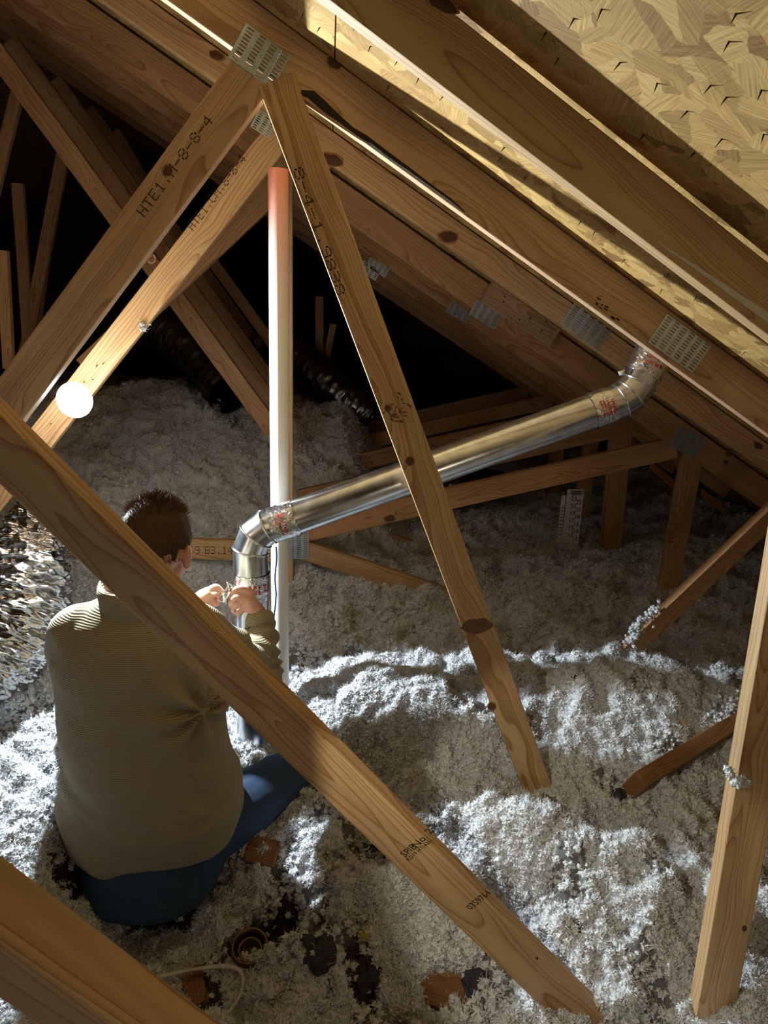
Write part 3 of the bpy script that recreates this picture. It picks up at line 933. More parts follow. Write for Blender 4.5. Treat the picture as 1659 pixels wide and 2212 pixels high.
# ================================================================== METAL VENT DUCT
def mitre_tube(pts, rad, nseg=32):
    """list of (ring list) where each joint ring lies in the bisecting plane"""
    pts = [Vector(p) for p in pts]
    rings = []
    d0 = (pts[1] - pts[0]).normalized()
    ref = d0.orthogonal().normalized(); b2 = d0.cross(ref)
    circ = [(ref * math.cos(2 * math.pi * i / nseg) + b2 * math.sin(2 * math.pi * i / nseg)) * rad for i in range(nseg)]
    ring = [pts[0] + c for c in circ]
    rings.append(ring)
    for k in range(1, len(pts)):
        d = (pts[k] - pts[k - 1]).normalized()
        if k < len(pts) - 1:
            dn = (pts[k + 1] - pts[k]).normalized(); n = (d + dn).normalized()
        else:
            n = d
        ring = [p + d * ((pts[k] - p).dot(n) / d.dot(n)) for p in rings[-1]]
        rings.append(ring)
    return rings


def ring_mesh(name, rings, mat, parent, smooth=True, origin=None):
    O = origin or sum((Vector(p) for p in rings[0]), Vector()) / len(rings[0])
    n = len(rings[0]); vs = [Vector(p) - O for r_ in rings for p in r_]
    fs = []
    for k in range(len(rings) - 1):
        for i in range(n):
            j = (i + 1) % n
            fs.append((k * n + i, k * n + j, (k + 1) * n + j, (k + 1) * n + i))
    o = from_pd(name, vs, fs, mat, parent, Matrix.Translation(O), smooth)
    return o


def bead(parent, ring, mat, r=0.0035, name='bead'):
    """raised ring along a joint"""
    c = sum((Vector(p) for p in ring), Vector()) / len(ring); n = len(ring)
    vs, fs = [], []
    ax = (Vector(ring[0]) - c).cross(Vector(ring[n // 4]) - c).normalized()
    for i, p in enumerate(ring):
        out = (Vector(p) - c).normalized()
        for q in range(6):
            a_ = 2 * math.pi * q / 6
            vs.append(Vector(p) - c + out * (math.cos(a_) * r + r * 0.2) + ax * math.sin(a_) * r)
    for i in range(n):
        j = (i + 1) % n
        for q in range(6):
            q2 = (q + 1) % 6
            fs.append((i * 6 + q, j * 6 + q, j * 6 + q2, i * 6 + q2))
    return from_pd(name, vs, fs, mat, parent, Matrix.Translation(c), True)


DY = 1.985
DR = 0.0515
dpx = [(548, 1660), (544, 1262), (541, 1188), (553, 1158), (578, 1138), (612, 1127), (1303, 880), (1340, 866), (1362, 851), (1380, 826), (1424, 738)]
dw = [at(x, y, DY) for x, y in dpx]
duct = empty('vent_duct', dw[0], 'galvanized round metal vent duct with two elbows, rising to the roof', 'duct')
names = ['pipe', 'elbow_gore', 'elbow_gore', 'elbow_gore', 'elbow_gore', 'pipe', 'elbow_gore', 'elbow_gore', 'elbow_gore', 'pipe']
rings = mitre_tube(dw, DR, 40)
for k in range(len(dw) - 1):
    A_, B_ = rings[k], rings[k + 1]
    if k in (0, 5, 9):
        m_ = 8
        seq = [[a.lerp(b_, t / m_) for a, b_ in zip(A_, B_)] for t in range(m_ + 1)]
    else:
        seq = [A_, B_]
    ring_mesh(names[k], seq, M_GALV, duct)
for k in (1, 2, 3, 4, 6, 7, 8, 9):
    bead(duct, rings[k], M_GALV)
# standing seam along the sloping pipe
seam = [[rings[5][i].lerp(rings[6][i], t) for t in np.linspace(0.02, 0.98, 12)] for i in range(40)]


def tape(pa, pb, lab, print_at, nmarks=3, crink=0.0020, mat=None):
    d = (pb - pa).normalized(); L_ = (pb - pa).length
    ref = Vector((0, -1, 0)); ref = (ref - d * ref.dot(d)).normalized(); s_ = d.cross(ref)
    rgs = []
    nl, na_ = 14, 72
    for i in range(nl + 1):
        c = pa + d * L_ * i / nl
        ring = []
        for j in range(na_):
            an = 2 * math.pi * j / na_
            o3 = Vector((math.cos(an) * 3, math.sin(an) * 3, i * 0.7 + pa.x * 10))
            rr_ = DR + 0.0022 + crink * (mnoise.noise(o3 * 1.5) + 0.6 * abs(mnoise.noise(o3 * 4)))
            ed = 0.004 * mnoise.noise(Vector((math.cos(an) * 4, math.sin(an) * 4, pa.y + i))) if i in (0, nl) else 0
            ring.append(c + d * ed + (ref * math.cos(an) + s_ * math.sin(an)) * rr_)
        rgs.append(ring)
    t_ = ring_mesh('foil_tape', rgs, M_TAPE, duct)
    if lab: t_['label'] = lab
    # red print: broken bars on the side that faces the room
    for (u0, a0, len_a, thick) in print_at:
        vs, fs = [], []
        na2 = 16
        for j in range(na2):
            if random.random() < 0.22: continue
            for sub in range(2):
                a1 = a0 + len_a * (j + 0.12) / na2; a2 = a0 + len_a * (j + random.uniform(0.55, 0.9)) / na2
                u1 = u0 + thick * (sub - 0.5 + random.uniform(-.1, .1)) ; u2 = u1 + thick * random.uniform(0.35, 0.85)
                k_ = len(vs)
                for (u, an) in ((u1, a1), (u2, a1), (u2, a2), (u1, a2)):
                    vs.append(pa + d * L_ * u + (ref * math.cos(an) + s_ * math.sin(an)) * (DR + 0.0042))
                fs.append((k_, k_ + 1, k_ + 2, k_ + 3))
        from_pd('red_print', [v - pa for v in vs], fs, M_RED, t_, Matrix.Translation(pa))
    return t_


tape(at(588, 1135, DY), at(641, 1117, DY), 'crinkled foil tape with red print at the lower elbow', [(0.42, -0.75, 1.35, 0.16), (0.85, 0.9, 0.5, .12)])
tape(at(544, 1236, DY), at(545, 1290, DY), 'crinkled foil tape with red print on the upright pipe', [(0.40, -1.0, 1.7, 0.2)])
tape(at(1276, 889, DY), at(1318, 874, DY), 'foil tape with red print before the upper elbow', [(0.35, -0.6, 0.9, 0.14), (0.7, -0.5, 0.8, 0.24)])
tape(at(1389, 808, DY), at(1414, 758, DY), 'shiny foil tape at the roof end', [(0.5, -0.7, 1.2, 0.25)])
boot = ring_mesh('rubber_collar', [[rings[-1][i].lerp(rings[-2][i], t) + (rings[-1][i] - dw[-1]).normalized() * r_ for i in range(40)] for t, r_ in ((0.0, .022), (.18, .018), (.26, .008), (.3, .002))], plain('black_rubber', (0.01, 0.01, 0.012), .6), duct)

# loose flap of tape on the upper elbow
fl = at(1338, 812, DY - .02)
from_pd('tape_flap', [(0, 0, 0), (.016, .002, .004), (.012, -.004, .018), (-.006, .003, .012), (.004, -.006, .008)], [(0, 1, 4), (1, 2, 4), (2, 3, 4), (3, 0, 4)], M_TAPE, duct, Matrix.Translation(fl))

# ================================================================== WHITE PVC PIPE
pa, pb = at(606, 1480, 2.13), at(601, 366, 2.13)
PR = 0.0285
pipe = ring_mesh('plastic_pipe', mitre_tube([pa, pa.lerp(pb, .3), pa.lerp(pb, .6), pb], PR, 36), M_PVC, None, True, pa)
tag(pipe, 'upright white plastic pipe with a blue pen line, behind the metal duct', 'pipe')
# primer-stained end of the pipe: colour fades over its upper part
m_, nt, b = newmat('pvc_primer_fade')
_tc = N(nt, 'ShaderNodeTexCoord'); _sx = N(nt, 'ShaderNodeSeparateXYZ'); nt.links.new(_tc.outputs['Object'], _sx.inputs[0])
_mr = N(nt, 'ShaderNodeMapRange'); _mr.inputs['From Min'].default_value = (pb - pa).length * 0.70; _mr.inputs['From Max'].default_value = (pb - pa).length * 0.99
nt.links.new(_sx.outputs[2], _mr.inputs['Value'])
_r = ramp(nt, [(0.0, (0.80, 0.77, 0.68)), (0.35, (0.80, 0.66, 0.60)), (1.0, (0.78, 0.30, 0.21))]); nt.links.new(_mr.outputs[0], _r.inputs['Fac'])
nt.links.new(_r.outputs[0], b.inputs['Base Color']); b.inputs['Roughness'].default_value = 0.35
pipe.data.materials.clear(); pipe.data.materials.append(m_)
vs = []; fs = []
for i in range(26):
    t = i / 25
    c = at(596.5 + 1.6 * math.sin(i * 0.6) - (4 if t > .5 else 2) * t, 1180 + t * 215, 2.13 - PR * 0.93)
    vs += [c + RT * -0.0024, c + RT * 0.0024]
    if i: fs.append((2 * i - 2, 2 * i - 1, 2 * i + 1, 2 * i))
vs = [v - pa + Vector((0, -0.0035, 0)) for v in vs]
from_pd('blue_pen_line', vs, fs, M_BLUE, pipe, Matrix.Translation(pa))

# ================================================================== FLEXIBLE DUCTS
def flex(name, pts, rads, mat, label, wr=0.02, freq=(9, 5), nseg=90, nring=120, cat='duct', coil=0.0, group=None):
    pts = [Vector(p) for p in pts]
    def cr(t):
        k = t * (len(pts) - 1); i = min(int(k), len(pts) - 2); f = k - i
        p0 = pts[max(i - 1, 0)]; p1 = pts[i]; p2 = pts[i + 1]; p3 = pts[min(i + 2, len(pts) - 1)]
        return 0.5 * ((2 * p1) + (p2 - p0) * f + (2 * p0 - 5 * p1 + 4 * p2 - p3) * f * f + (3 * p1 - p0 - 3 * p2 + p3) * f ** 3)
    rgs = []
    up = Vector((0.1, -1, 0.2)).normalized()
    for i in range(nring + 1):
        t = i / nring
        c = cr(t); d = (cr(min(1, t + .01)) - cr(max(0, t - .01))).normalized()
        x = (up - d * up.dot(d)).normalized(); y = d.cross(x)
        rad = np.interp(t, np.linspace(0, 1, len(rads)), rads)
        ring = []
        for j in range(nseg):
            an = 2 * math.pi * j / nseg
            q = Vector((math.cos(an) * 1.6, math.sin(an) * 1.6, t * freq[0]))
            n1 = abs(mnoise.noise(Vector((q.x * 0.9, q.y * 0.9, q.z * 2.6)))); n2 = abs(mnoise.noise(Vector((q.x * 1.6 + 3, q.y * 1.6, q.z * 5.5 + q.x)))); n3 = abs(mnoise.noise(Vector((q.x * 3.0, q.y * 3.0 + 5, q.z * 11))))
            rr_ = rad * (1 + coil * math.sin(t * 120)) + wr * (-(n1) * 1.0 - 0.6 * n2 - 0.35 * n3 + 0.4)
            ring.append(c + (x * math.cos(an) + y * math.sin(an)) * rr_)
        rgs.append(ring)
    o = ring_mesh(name, rgs, mat, None, True)
    return tag(o, label, cat, group)


flex('flexible_duct', [at(118, 1085, 2.35), at(70, 1170, 2.25), at(45, 1300, 2.12), at(-10, 1400, 2.05), at(-110, 1480, 2.0)], [0.075, 0.10, 0.145, 0.15, 0.14], M_FOIL,
     'crinkled silver foil flexible duct at the left edge beside the man', 0.045, (10, 5), 140, 260)
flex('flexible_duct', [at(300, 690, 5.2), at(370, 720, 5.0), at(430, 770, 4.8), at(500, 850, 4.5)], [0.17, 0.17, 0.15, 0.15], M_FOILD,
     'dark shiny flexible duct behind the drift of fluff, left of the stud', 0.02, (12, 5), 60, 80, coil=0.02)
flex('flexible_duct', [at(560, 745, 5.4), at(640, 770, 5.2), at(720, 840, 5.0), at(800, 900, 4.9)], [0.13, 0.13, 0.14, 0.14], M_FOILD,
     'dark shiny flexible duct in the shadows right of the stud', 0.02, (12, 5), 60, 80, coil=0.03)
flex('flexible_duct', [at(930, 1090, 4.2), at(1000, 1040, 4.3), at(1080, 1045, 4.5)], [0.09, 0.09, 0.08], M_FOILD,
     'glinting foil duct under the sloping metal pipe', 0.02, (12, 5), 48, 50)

# ================================================================== WORK LIGHT
hook = on(WB['3a'], 150, 862)
lampc = WORK_LIGHT + Vector((0, 0.055, 0))
wl = empty('work_light', lampc, 'small round work light glaring in front of the left web', 'lamp')
M_EMIT, nt, b = newmat('lamp_lens')
b.inputs['Emission Color'].default_value = (0.92, 0.96, 1.0, 1); b.inputs['Emission Strength'].default_value = 70
b.inputs['Base Color'].default_value = (0.9, 0.9, 0.9, 1)
M_HOUS = plain('lamp_housing', (0.75, 0.75, 0.73), 0.4)
bm = bmesh.new(); bmesh.ops.create_cone(bm, cap_ends=True, segments=32, radius1=0.034, radius2=0.054, depth=0.03)
from_bm('housing', bm, M_HOUS, wl, frame(lampc + Vector((0, 0.018, 0)), (1, 0, 0), (0, -1, 0)))
bm = bmesh.new(); bmesh.ops.create_uvsphere(bm, u_segments=24, v_segments=14, radius=0.052)
for v in bm.verts: v.co.z *= 0.7
from_bm('lens', bm, M_EMIT, wl, frame(lampc + Vector((0, 0.004, 0)), (1, 0, 0), (0, -1, 0)), True)
arm = hook - (lampc + Vector((0, 0.03, 0)))
bm = bmesh.new(); bmesh.ops.create_cone(bm, cap_ends=True, segments=12, radius1=0.006, radius2=0.006, depth=arm.length)
from_bm('mounting_arm', bm, M_HOUS, wl, frame(lampc + Vector((0, 0.03, 0)) + arm / 2, arm.orthogonal(), arm))

# ================================================================== ATTIC RULER
rp0 = at(1232, 1165, 3.70)
rul = empty('attic_ruler', rp0, 'white depth ruler with black numbers standing in the fluff', 'ruler')
pxm = (rp0 - CAM).dot(FW) / F
Mr = frame(rp0 + Vector((0, 0, 0.13)), Vector((1, 0.05, 0)), Vector((0.05, -1, 0)))
M_CARD = plain('white_card', (0.85, 0.86, 0.85), 0.6)
mesh_obj('card', box_mesh('card', 0.098, 0.33, 0.004, 0.0005), M_CARD, rul, Mr)
mesh_obj('side_strip', box_mesh('side_strip', 0.024, 0.30, 0.004, 0.0005), M_CARD, rul, Mr @ Matrix.Translation((-0.066, -0.02, -0.004)))
for i, nmb in enumerate(range(23, 11, -1)):
    t_ = text_mesh('number', str(nmb), 0.036)
    xo = -0.024 if i % 2 == 0 else 0.006
    mesh_obj('number', t_, M_INK, rul, Mr @ Matrix.Translation((xo, 0.100 - i * 0.0215, 0.0026)))
for i in range(4):
    mesh_obj('header_line', box_mesh('header_line', 0.06 if i % 2 else 0.075, 0.004, 0.0006, 0), M_INK, rul, Mr @ Matrix.Translation((0.006, 0.155 - i * 0.0065, 0.0024)))
for i in range(9):
    mesh_obj('tick', box_mesh('tick', 0.018, 0.003, 0.0006, 0), M_INK, rul, Mr @ Matrix.Translation((-0.066, 0.06 - i * 0.02, -0.0016)))

# ================================================================== LOOSE THINGS ON THE INSULATION
def ground_px(px, py):
    """where the view ray of a pixel meets the insulation"""
    d = ray(px, py); t = 0.5
    for i in range(900):
        P = CAM + d * t
        if P.z <= float(ground(np.array([P.x]), np.array([P.y]), False)[0]): break
        t += 0.006
    return P


def lump(name, P, sx, sy, sz, mat, seed, label, cat, group, rotz=0.0):
    bm = bmesh.new(); bmesh.ops.create_icosphere(bm, subdivisions=3, radius=1.0)
    off = Vector((seed * 5.1, seed * 2.7, seed))
    for v in bm.verts:
        n = v.co.normalized()
        k = 1 + 0.45 * mnoise.noise(n * 1.7 + off) + 0.3 * mnoise.noise(n * 4 + off) + 0.15 * mnoise.noise(n * 9 + off)
        v.co = Vector((n.x * sx, n.y * sy, n.z * sz)) * k
    o = from_bm(name, bm, mat, None, Matrix.Translation(P + Vector((0, 0, sz * 0.15))) @ Matrix.Rotation(rotz, 4, 'Z'))
    return tag(o, label, cat, group)


big = [(1120, 1425, .042, 'large black charred lump beside the long web, lower of the two'), (1098, 1382, .032, 'black charred lump beside the long web, upper of the two'),
       (1150, 1350, .018, 'small black lump in the dark right of the long web'), (1328, 1722, .034, 'black charred lump between the long web foot and the buried board'),
       (1385, 1585, .018, 'dark lump left of the tan wood chip'), (1468, 1608, .018, 'dark lump just below the tan wood chip'),
       (1452, 1545, .014, 'dark lump just above the tan wood chip'), (1188, 1562, .018, 'grey lump right of the long web on lit fluff'),
       (1305, 1605, .014, 'dark lump in the lit fluff below the brace'), (1228, 1590, .012, 'small dark lump right of the long web foot'),
       (1240, 1462, .014, 'small dark lump in lit fluff left of the brace foot'), (1445, 1460, .012, 'small dark lump right of the brace foot'),
       (980, 1530, .016, 'dark crumb on lit fluff left of the long web'), (715, 1460, .010, 'tiny dark crumb near the white pipe'),
       (108, 1668, .020, 'dark crumb on bright fluff left of the man'), (680, 1715, .04, 'dark lump in shade below the diagonal board'),
       (800, 1830, .02, 'dark lump at the head of the bright fluff patch'), (840, 1850, .016, 'dark crumb in the bright fluff patch'),
       (690, 2060, .045, 'black hollow lump left of the yellow strip'), (800, 2110, .035, 'black lump below the yellow strip'),
       (1235, 2000, .030, 'dark lump beside the diagonal board near the stamped number'), (1030, 2130, .045, 'black lump right of the torn brown board'),
       (250, 1950, .035, 'black lump behind the sitting man'), (640, 2140, .02, 'dark crumb near the round ring fitting'), (1330, 1950, .012, 'tiny dark crumb in the big lit heap')]
for i, (px, py, s_, lab) in enumerate(big):
    P = ground_px(px, py)
    lump('charred_lump', P, s_, s_ * random.uniform(.7, 1), s_ * random.uniform(.5, .8), M_CHAR, i + 1, lab, 'debris', 'dark debris in the insulation', random.uniform(0, 6))

# tan wood chip
P = ground_px(1472, 1580)
bm = bmesh.new(); bmesh.ops.create_circle(bm, cap_ends=True, cap_tris=True, segments=18, radius=0.036)
bmesh.ops.subdivide_edges(bm, edges=list(bm.edges), cuts=1)
for v in bm.verts: v.co.z += 0.010 * mnoise.noise(v.co * 40) + 0.25 * v.co.x * abs(v.co.x) * 6; v.co.y *= 0.7
chip = from_bm('wood_chip', bm, plain('tan_wood', (0.62, 0.42, 0.20), 0.6, bump=(60, .6, .003)), None, Matrix.Translation(P + Vector((0, 0, .012))) @ Matrix.Rotation(0.6, 4, 'X'))
chip.modifiers.new('thickness', 'SOLIDIFY').thickness = 0.003
tag(chip, 'curled tan wood chip on lit fluff near the right post', 'wood chip')

# boards half buried in the fluff
def ground_board(name, p0, p1, zoff, wid, th, mat, label, tilt=0.0, ext=0.0, cat='board'):
    A, B = ground_px(*p0), ground_px(*p1)
    d = (B - A).normalized(); n = Vector((0, -0.35, 1)).normalized()
    C = (A + B) / 2 + Vector((0, 0, zoff))
    M = frame(C, d, n) @ Matrix.Rotation(tilt, 4, 'X')
    o = mesh_obj(name, box_mesh(name, (B - A).length + ext, wid, th), mat, None, M); o_th[o.name] = th
    return tag(o, label, cat)


bb = ground_board('buried_board', (1400, 1690), (1610, 1560), 0.02, 0.05, 0.089, M_WOODD, 'brown board half buried in fluff left of the right post', 0.2, 0.15)
clump('thick roll of fluff lying along the half-buried board', [at(1470, 1640, 1.98), at(1530, 1580, 2.02), at(1600, 1510, 2.08)], 220, 0.022)
ground_board('torn_board', (905, 2110), (1010, 2150), -0.002, 0.10, 0.03, M_WOODD, 'torn brown board end showing at the bottom of the dug-out hollow', 0.1)
ground_board('wood_block', (535, 1835), (600, 1850), 0.0, 0.07, 0.05, M_WOODD, 'reddish wood block in shade right of the sitting man', 0.3)
ground_board('joist_end', (410, 2085), (432, 2170), -0.02, 0.05, 0.05, M_WOODD, 'brown joist end showing below the round ring fitting', 0.0)

# yellow plastic strip
P = ground_px(786, 2040)
ys = empty('yellow_strip', P, 'bright yellow plastic strip standing in the dug-out fluff', 'plastic strip')
M_YEL = plain('yellow_plastic', (0.70, 0.55, 0.03), 0.35)
for i, dx in enumerate((-0.006, 0.005)):
    mesh_obj('blade', box_mesh('blade', 0.008, 0.003, 0.062, 0.0008), M_YEL, ys, Matrix.Translation(P + Vector((dx, -0.004 * i, 0.028))) @ Matrix.Rotation(0.5, 4, 'X') @ Matrix.Rotation(0.12 * (i - .5) - .1, 4, 'Y'))

# round ring fitting (recessed lamp can seen from above)
P = ground_px(540, 2062)
can = empty('recessed_can', P, 'round brown ring fitting sunk in the dark fluff at the bottom', 'light fitting')
M_CAN = metal('brown_can_metal', (0.20, 0.12, 0.07), 0.5)
Mc = Matrix.Translation(P + Vector((0, 0, 0.02))) @ Matrix.Rotation(0.25, 4, 'X')
def lathe(prof, n=40):
    vs = [(r_ * math.cos(2 * math.pi * i / n), r_ * math.sin(2 * math.pi * i / n), z_) for r_, z_ in prof for i in range(n)]
    fs = [(k * n + i, k * n + (i + 1) % n, (k + 1) * n + (i + 1) % n, (k + 1) * n + i) for k in range(len(prof) - 1) for i in range(n)]
    return vs, fs
v_, f_ = lathe([(0.048, -0.02), (0.048, 0.012), (0.045, 0.016), (0.040, 0.014), (0.038, 0.0), (0.038, -0.03)])
from_pd('rim', v_, f_, M_CAN, can, Mc, True)
v_, f_ = lathe([(0.034, -0.02), (0.033, -0.004), (0.028, 0.0), (0.024, -0.006), (0.022, -0.03), (0.001, -0.032)])
from_pd('inner_ring', v_, f_, M_CAN, can, Mc, True)

# white cable
cpts = [ground_px(330, 2130), ground_px(420, 2110), ground_px(500, 2098), ground_px(535, 2120), ground_px(520, 2185), ground_px(470, 2230)]
cpts = [p + Vector((0, 0, 0.025)) for p in cpts]
cc = bpy.data.curves.new('cable', 'CURVE'); cc.dimensions = '3D'; cc.bevel_depth = 0.005; cc.bevel_resolution = 3
sp = cc.splines.new('NURBS'); sp.points.add(len(cpts) - 1)
for q, p in zip(sp.points, cpts): q.co = (*(p - cpts[0]), 1)
sp.use_endpoint_u = True; sp.order_u = 4
cc.materials.append(plain('grey_cable', (0.55, 0.53, 0.47), 0.5))
tmp = bpy.data.objects.new('cable_src', cc); COL.objects.link(tmp)
dg = bpy.context.evaluated_depsgraph_get(); dg.update()
cme = bpy.data.meshes.new_from_object(tmp.evaluated_get(dg)); bpy.data.objects.remove(tmp)
cab = mesh_obj('electric_cable', cme, None, None, Matrix.Translation(cpts[0]), True)
tag(cab, 'loop of pale electric cable in the shade at the bottom edge', 'cable')

# orange vent baffles near the eave
M_BAF = plain('tan_cardboard', (0.62, 0.26, 0.07), 0.45)
for i, (p0, p1, lab) in enumerate([((1405, 1003), (1462, 1052), 'orange-lit vent baffle left of the short post at right'), ((1515, 1062), (1562, 1100), 'orange-lit vent baffle right of the short post')]):
    A, B = at(*p0, 3.55), at(*p1, 3.55)
    o = mesh_obj('vent_baffle', box_mesh('vent_baffle', (B - A).length, 0.045, 0.004, 0.001), M_BAF, None, frame((A + B) / 2, B - A, Vector((-.3, -.6, .75))))
    tag(o, lab, 'baffle', 'vent baffles at the eave')
# ================================================================== THE MAN
def add_ell(bm, c, r, rot=None, sub=3):
    M = Matrix.Translation(Vector(c)) @ ((rot.to_4x4() if rot is not None else Matrix.Identity(4))) @ Matrix.Diagonal((r[0], r[1], r[2], 1))
    bmesh.ops.create_icosphere(bm, subdivisions=sub, radius=1.0, matrix=M)


def add_limb(bm, pts, rads, n=14):
    """smooth tapering limb through joints: closed tube with round ends"""
    pts = [Vector(p) for p in pts]
    dense, rad = [], []
    m = len(pts)
    for i in range(m - 1):
        p0, p1, p2, p3 = pts[max(i - 1, 0)], pts[i], pts[i + 1], pts[min(i + 2, m - 1)]
        k = 6
        for s in range(k):
            f = s / k
            dense.append(0.5 * ((2 * p1) + (p2 - p0) * f + (2 * p0 - 5 * p1 + 4 * p2 - p3) * f * f + (3 * p1 - p0 - 3 * p2 + p3) * f ** 3))
            rad.append(rads[i] * (1 - f) + rads[i + 1] * f)
    dense.append(pts[-1]); rad.append(rads[-1])
    # round the ends
    d0 = (dense[1] - dense[0]).normalized(); d1 = (dense[-1] - dense[-2]).normalized()
    seq = []
    for a_ in (80, 60, 35): seq.append((dense[0] - d0 * rad[0] * math.sin(math.radians(a_)), rad[0] * math.cos(math.radians(a_)), d0))
    for i, p in enumerate(dense):
        d = (dense[min(i + 1, len(dense) - 1)] - dense[max(i - 1, 0)]).normalized()
        seq.append((p, rad[i], d))
    for a_ in (35, 60, 80): seq.append((dense[-1] + d1 * rad[-1] * math.sin(math.radians(a_)), rad[-1] * math.cos(math.radians(a_)), d1))
    x = seq[0][2].orthogonal().normalized(); prev = None; first = None
    for (p, r_, d) in seq:
        x = (x - d * x.dot(d)).normalized(); y = d.cross(x)
        ring = [bm.verts.new(p + (x * math.cos(2 * math.pi * i / n) + y * math.sin(2 * math.pi * i / n)) * r_) for i in range(n)]
        if prev:
            for i in range(n):
                j = (i + 1) % n
                bm.faces.new((prev[i], prev[j], ring[j], ring[i]))
        else:
            bm.faces.new(list(reversed(ring)))
        prev = ring
    bm.faces.new(prev)


def add_loft(bm, rings, n=40):
    """rings: (centre, half width, half depth, exponent); horizontal superellipses"""
    prev = None
    for (c, a_, b_, e) in rings:
        ring = []
        for i in range(n):
            t = 2 * math.pi * i / n
            cx, sy = math.cos(t), math.sin(t)
            ring.append(bm.verts.new(Vector(c) + Vector((a_ * math.copysign(abs(cx) ** (2 / e), cx), b_ * math.copysign(abs(sy) ** (2 / e), sy), 0))))
        if prev:
            for i in range(n):
                j = (i + 1) % n
                bm.faces.new((prev[i], prev[j], ring[j], ring[i]))
        else:
            bm.faces.new(list(reversed(ring)))
        prev = ring
    bm.faces.new(prev)


def remeshed(name, bm, voxel, smooth=6, fac=0.5):
    bmesh.ops.recalc_face_normals(bm, faces=list(bm.faces))
    me = bpy.data.meshes.new(name + '_src'); bm.to_mesh(me); bm.free()
    o = bpy.data.objects.new(name + '_src', me); COL.objects.link(o)
    md = o.modifiers.new('r', 'REMESH'); md.mode = 'VOXEL'; md.voxel_size = voxel
    ms = o.modifiers.new('s', 'SMOOTH'); ms.iterations = smooth; ms.factor = fac
    dg = bpy.context.evaluated_depsgraph_get(); dg.update()
    out = bpy.data.meshes.new_from_object(o.evaluated_get(dg))
    bpy.data.objects.remove(o); bpy.data.meshes.remove(me)
    out.name = name
    out.polygons.foreach_set('use_smooth', [True] * len(out.polygons))
    return out


def displace(me, fn):
    n = len(me.vertices)
    co = np.empty(n * 3, np.float32); me.vertices.foreach_get('co', co); co = co.reshape(-1, 3)
    no = np.empty(n * 3, np.float32); me.vertices.foreach_get('normal', no); no = no.reshape(-1, 3)
    me.vertices.foreach_set('co', (co + no * fn(co)[:, None]).astype(np.float32).ravel()); me.update()


# joints in the world
neck = at(318, 1262, 1.60)
headc = at(340, 1178, 1.66)
shL, shR = at(168, 1368, 1.61), at(418, 1360, 1.63)
elL, wrL = at(190, 1500, 1.90), at(425, 1300, 1.955)
elR, wrR = at(566, 1468, 1.84), at(561, 1330, 1.955)
hipc = at(330, 1800, 1.60)
hipL, hipR = hipc + Vector((-0.10, 0.02, -0.02)), hipc + Vector((0.10, 0.02, -0.02))
knR = at(640, 1668, 1.90); knL = hipL + Vector((-0.10, 0.42, 0.03))
anR = Vector((-0.33, 1.98, knR.z - 0.12)); anL = Vector((-0.18, 1.93, knR.z - 0.12))

# ---- head frame: turned to the right and bowed towards the work
hz = Vector((0.06, 0.20, 1)).normalized()
hy = Vector((0.14, 0.97, -0.35)); hy = (hy - hz * hy.dot(hz)).normalized()      # facing direction
hx = hy.cross(hz)
HR = Matrix((hx, hy, hz)).transposed()


def hp(x, y, z):
    return headc + HR @ Vector((x, y, z))


bm = bmesh.new()
add_ell(bm, hp(0, -0.012, 0.020), (0.076, 0.094, 0.094), HR)          # cranium
add_ell(bm, hp(0, 0.030, -0.042), (0.060, 0.066, 0.072), HR)          # face
add_ell(bm, hp(0, 0.062, -0.088), (0.030, 0.028, 0.026), HR)          # chin
add_ell(bm, hp(0, 0.100, -0.030), (0.012, 0.018, 0.020), HR)          # nose
add_ell(bm, hp(0, 0.088, -0.002), (0.048, 0.014, 0.010), HR)          # brow
add_ell(bm, hp(0, 0.088, -0.064), (0.022, 0.012, 0.006), HR)          # lips
for s in (-1, 1):
    add_ell(bm, hp(s * 0.078, -0.004, -0.022), (0.010, 0.020, 0.032), HR)   # ear
    add_ell(bm, hp(s * 0.084, -0.012, -0.010), (0.007, 0.014, 0.016), HR)
add_limb(bm, [hp(0, -0.030, -0.06), neck + Vector((0, 0.0, 0.0)), neck + Vector((0, 0, -0.08))], [0.056, 0.058, 0.075])
# trunk under the clothes
add_loft(bm, [(hipc + Vector((0, 0, -0.05)), 0.13, 0.10, 2.3), (hipc + Vector((0, 0.0, 0.15)), 0.13, 0.09, 2.3), (neck + Vector((-0.02, 0.01, -0.25)), 0.145, 0.09, 2.3), (neck + Vector((-0.01, 0.0, -0.10)), 0.15, 0.08, 2.2), (neck + Vector((0, 0, -0.03)), 0.07, 0.06, 2)])
for sh, el, wr in ((shL, elL, wrL), (shR, elR, wrR)):
    add_limb(bm, [sh, sh.lerp(el, .5), el, el.lerp(wr, .45), wr], [0.045, 0.042, 0.036, 0.034, 0.025])
for hp_, kn, an in ((hipL, knL, anL), (hipR, knR, anR)):
    add_limb(bm, [hp_, hp_.lerp(kn, .5), kn, kn.lerp(an, .5), an], [0.075, 0.065, 0.05, 0.045, 0.035])
    add_limb(bm, [an, an + Vector((0.06 if an is anL else -0.06, 0.09, -0.02))], [0.035, 0.03])


def PX(x, y, Y): return at(x, y, Y)


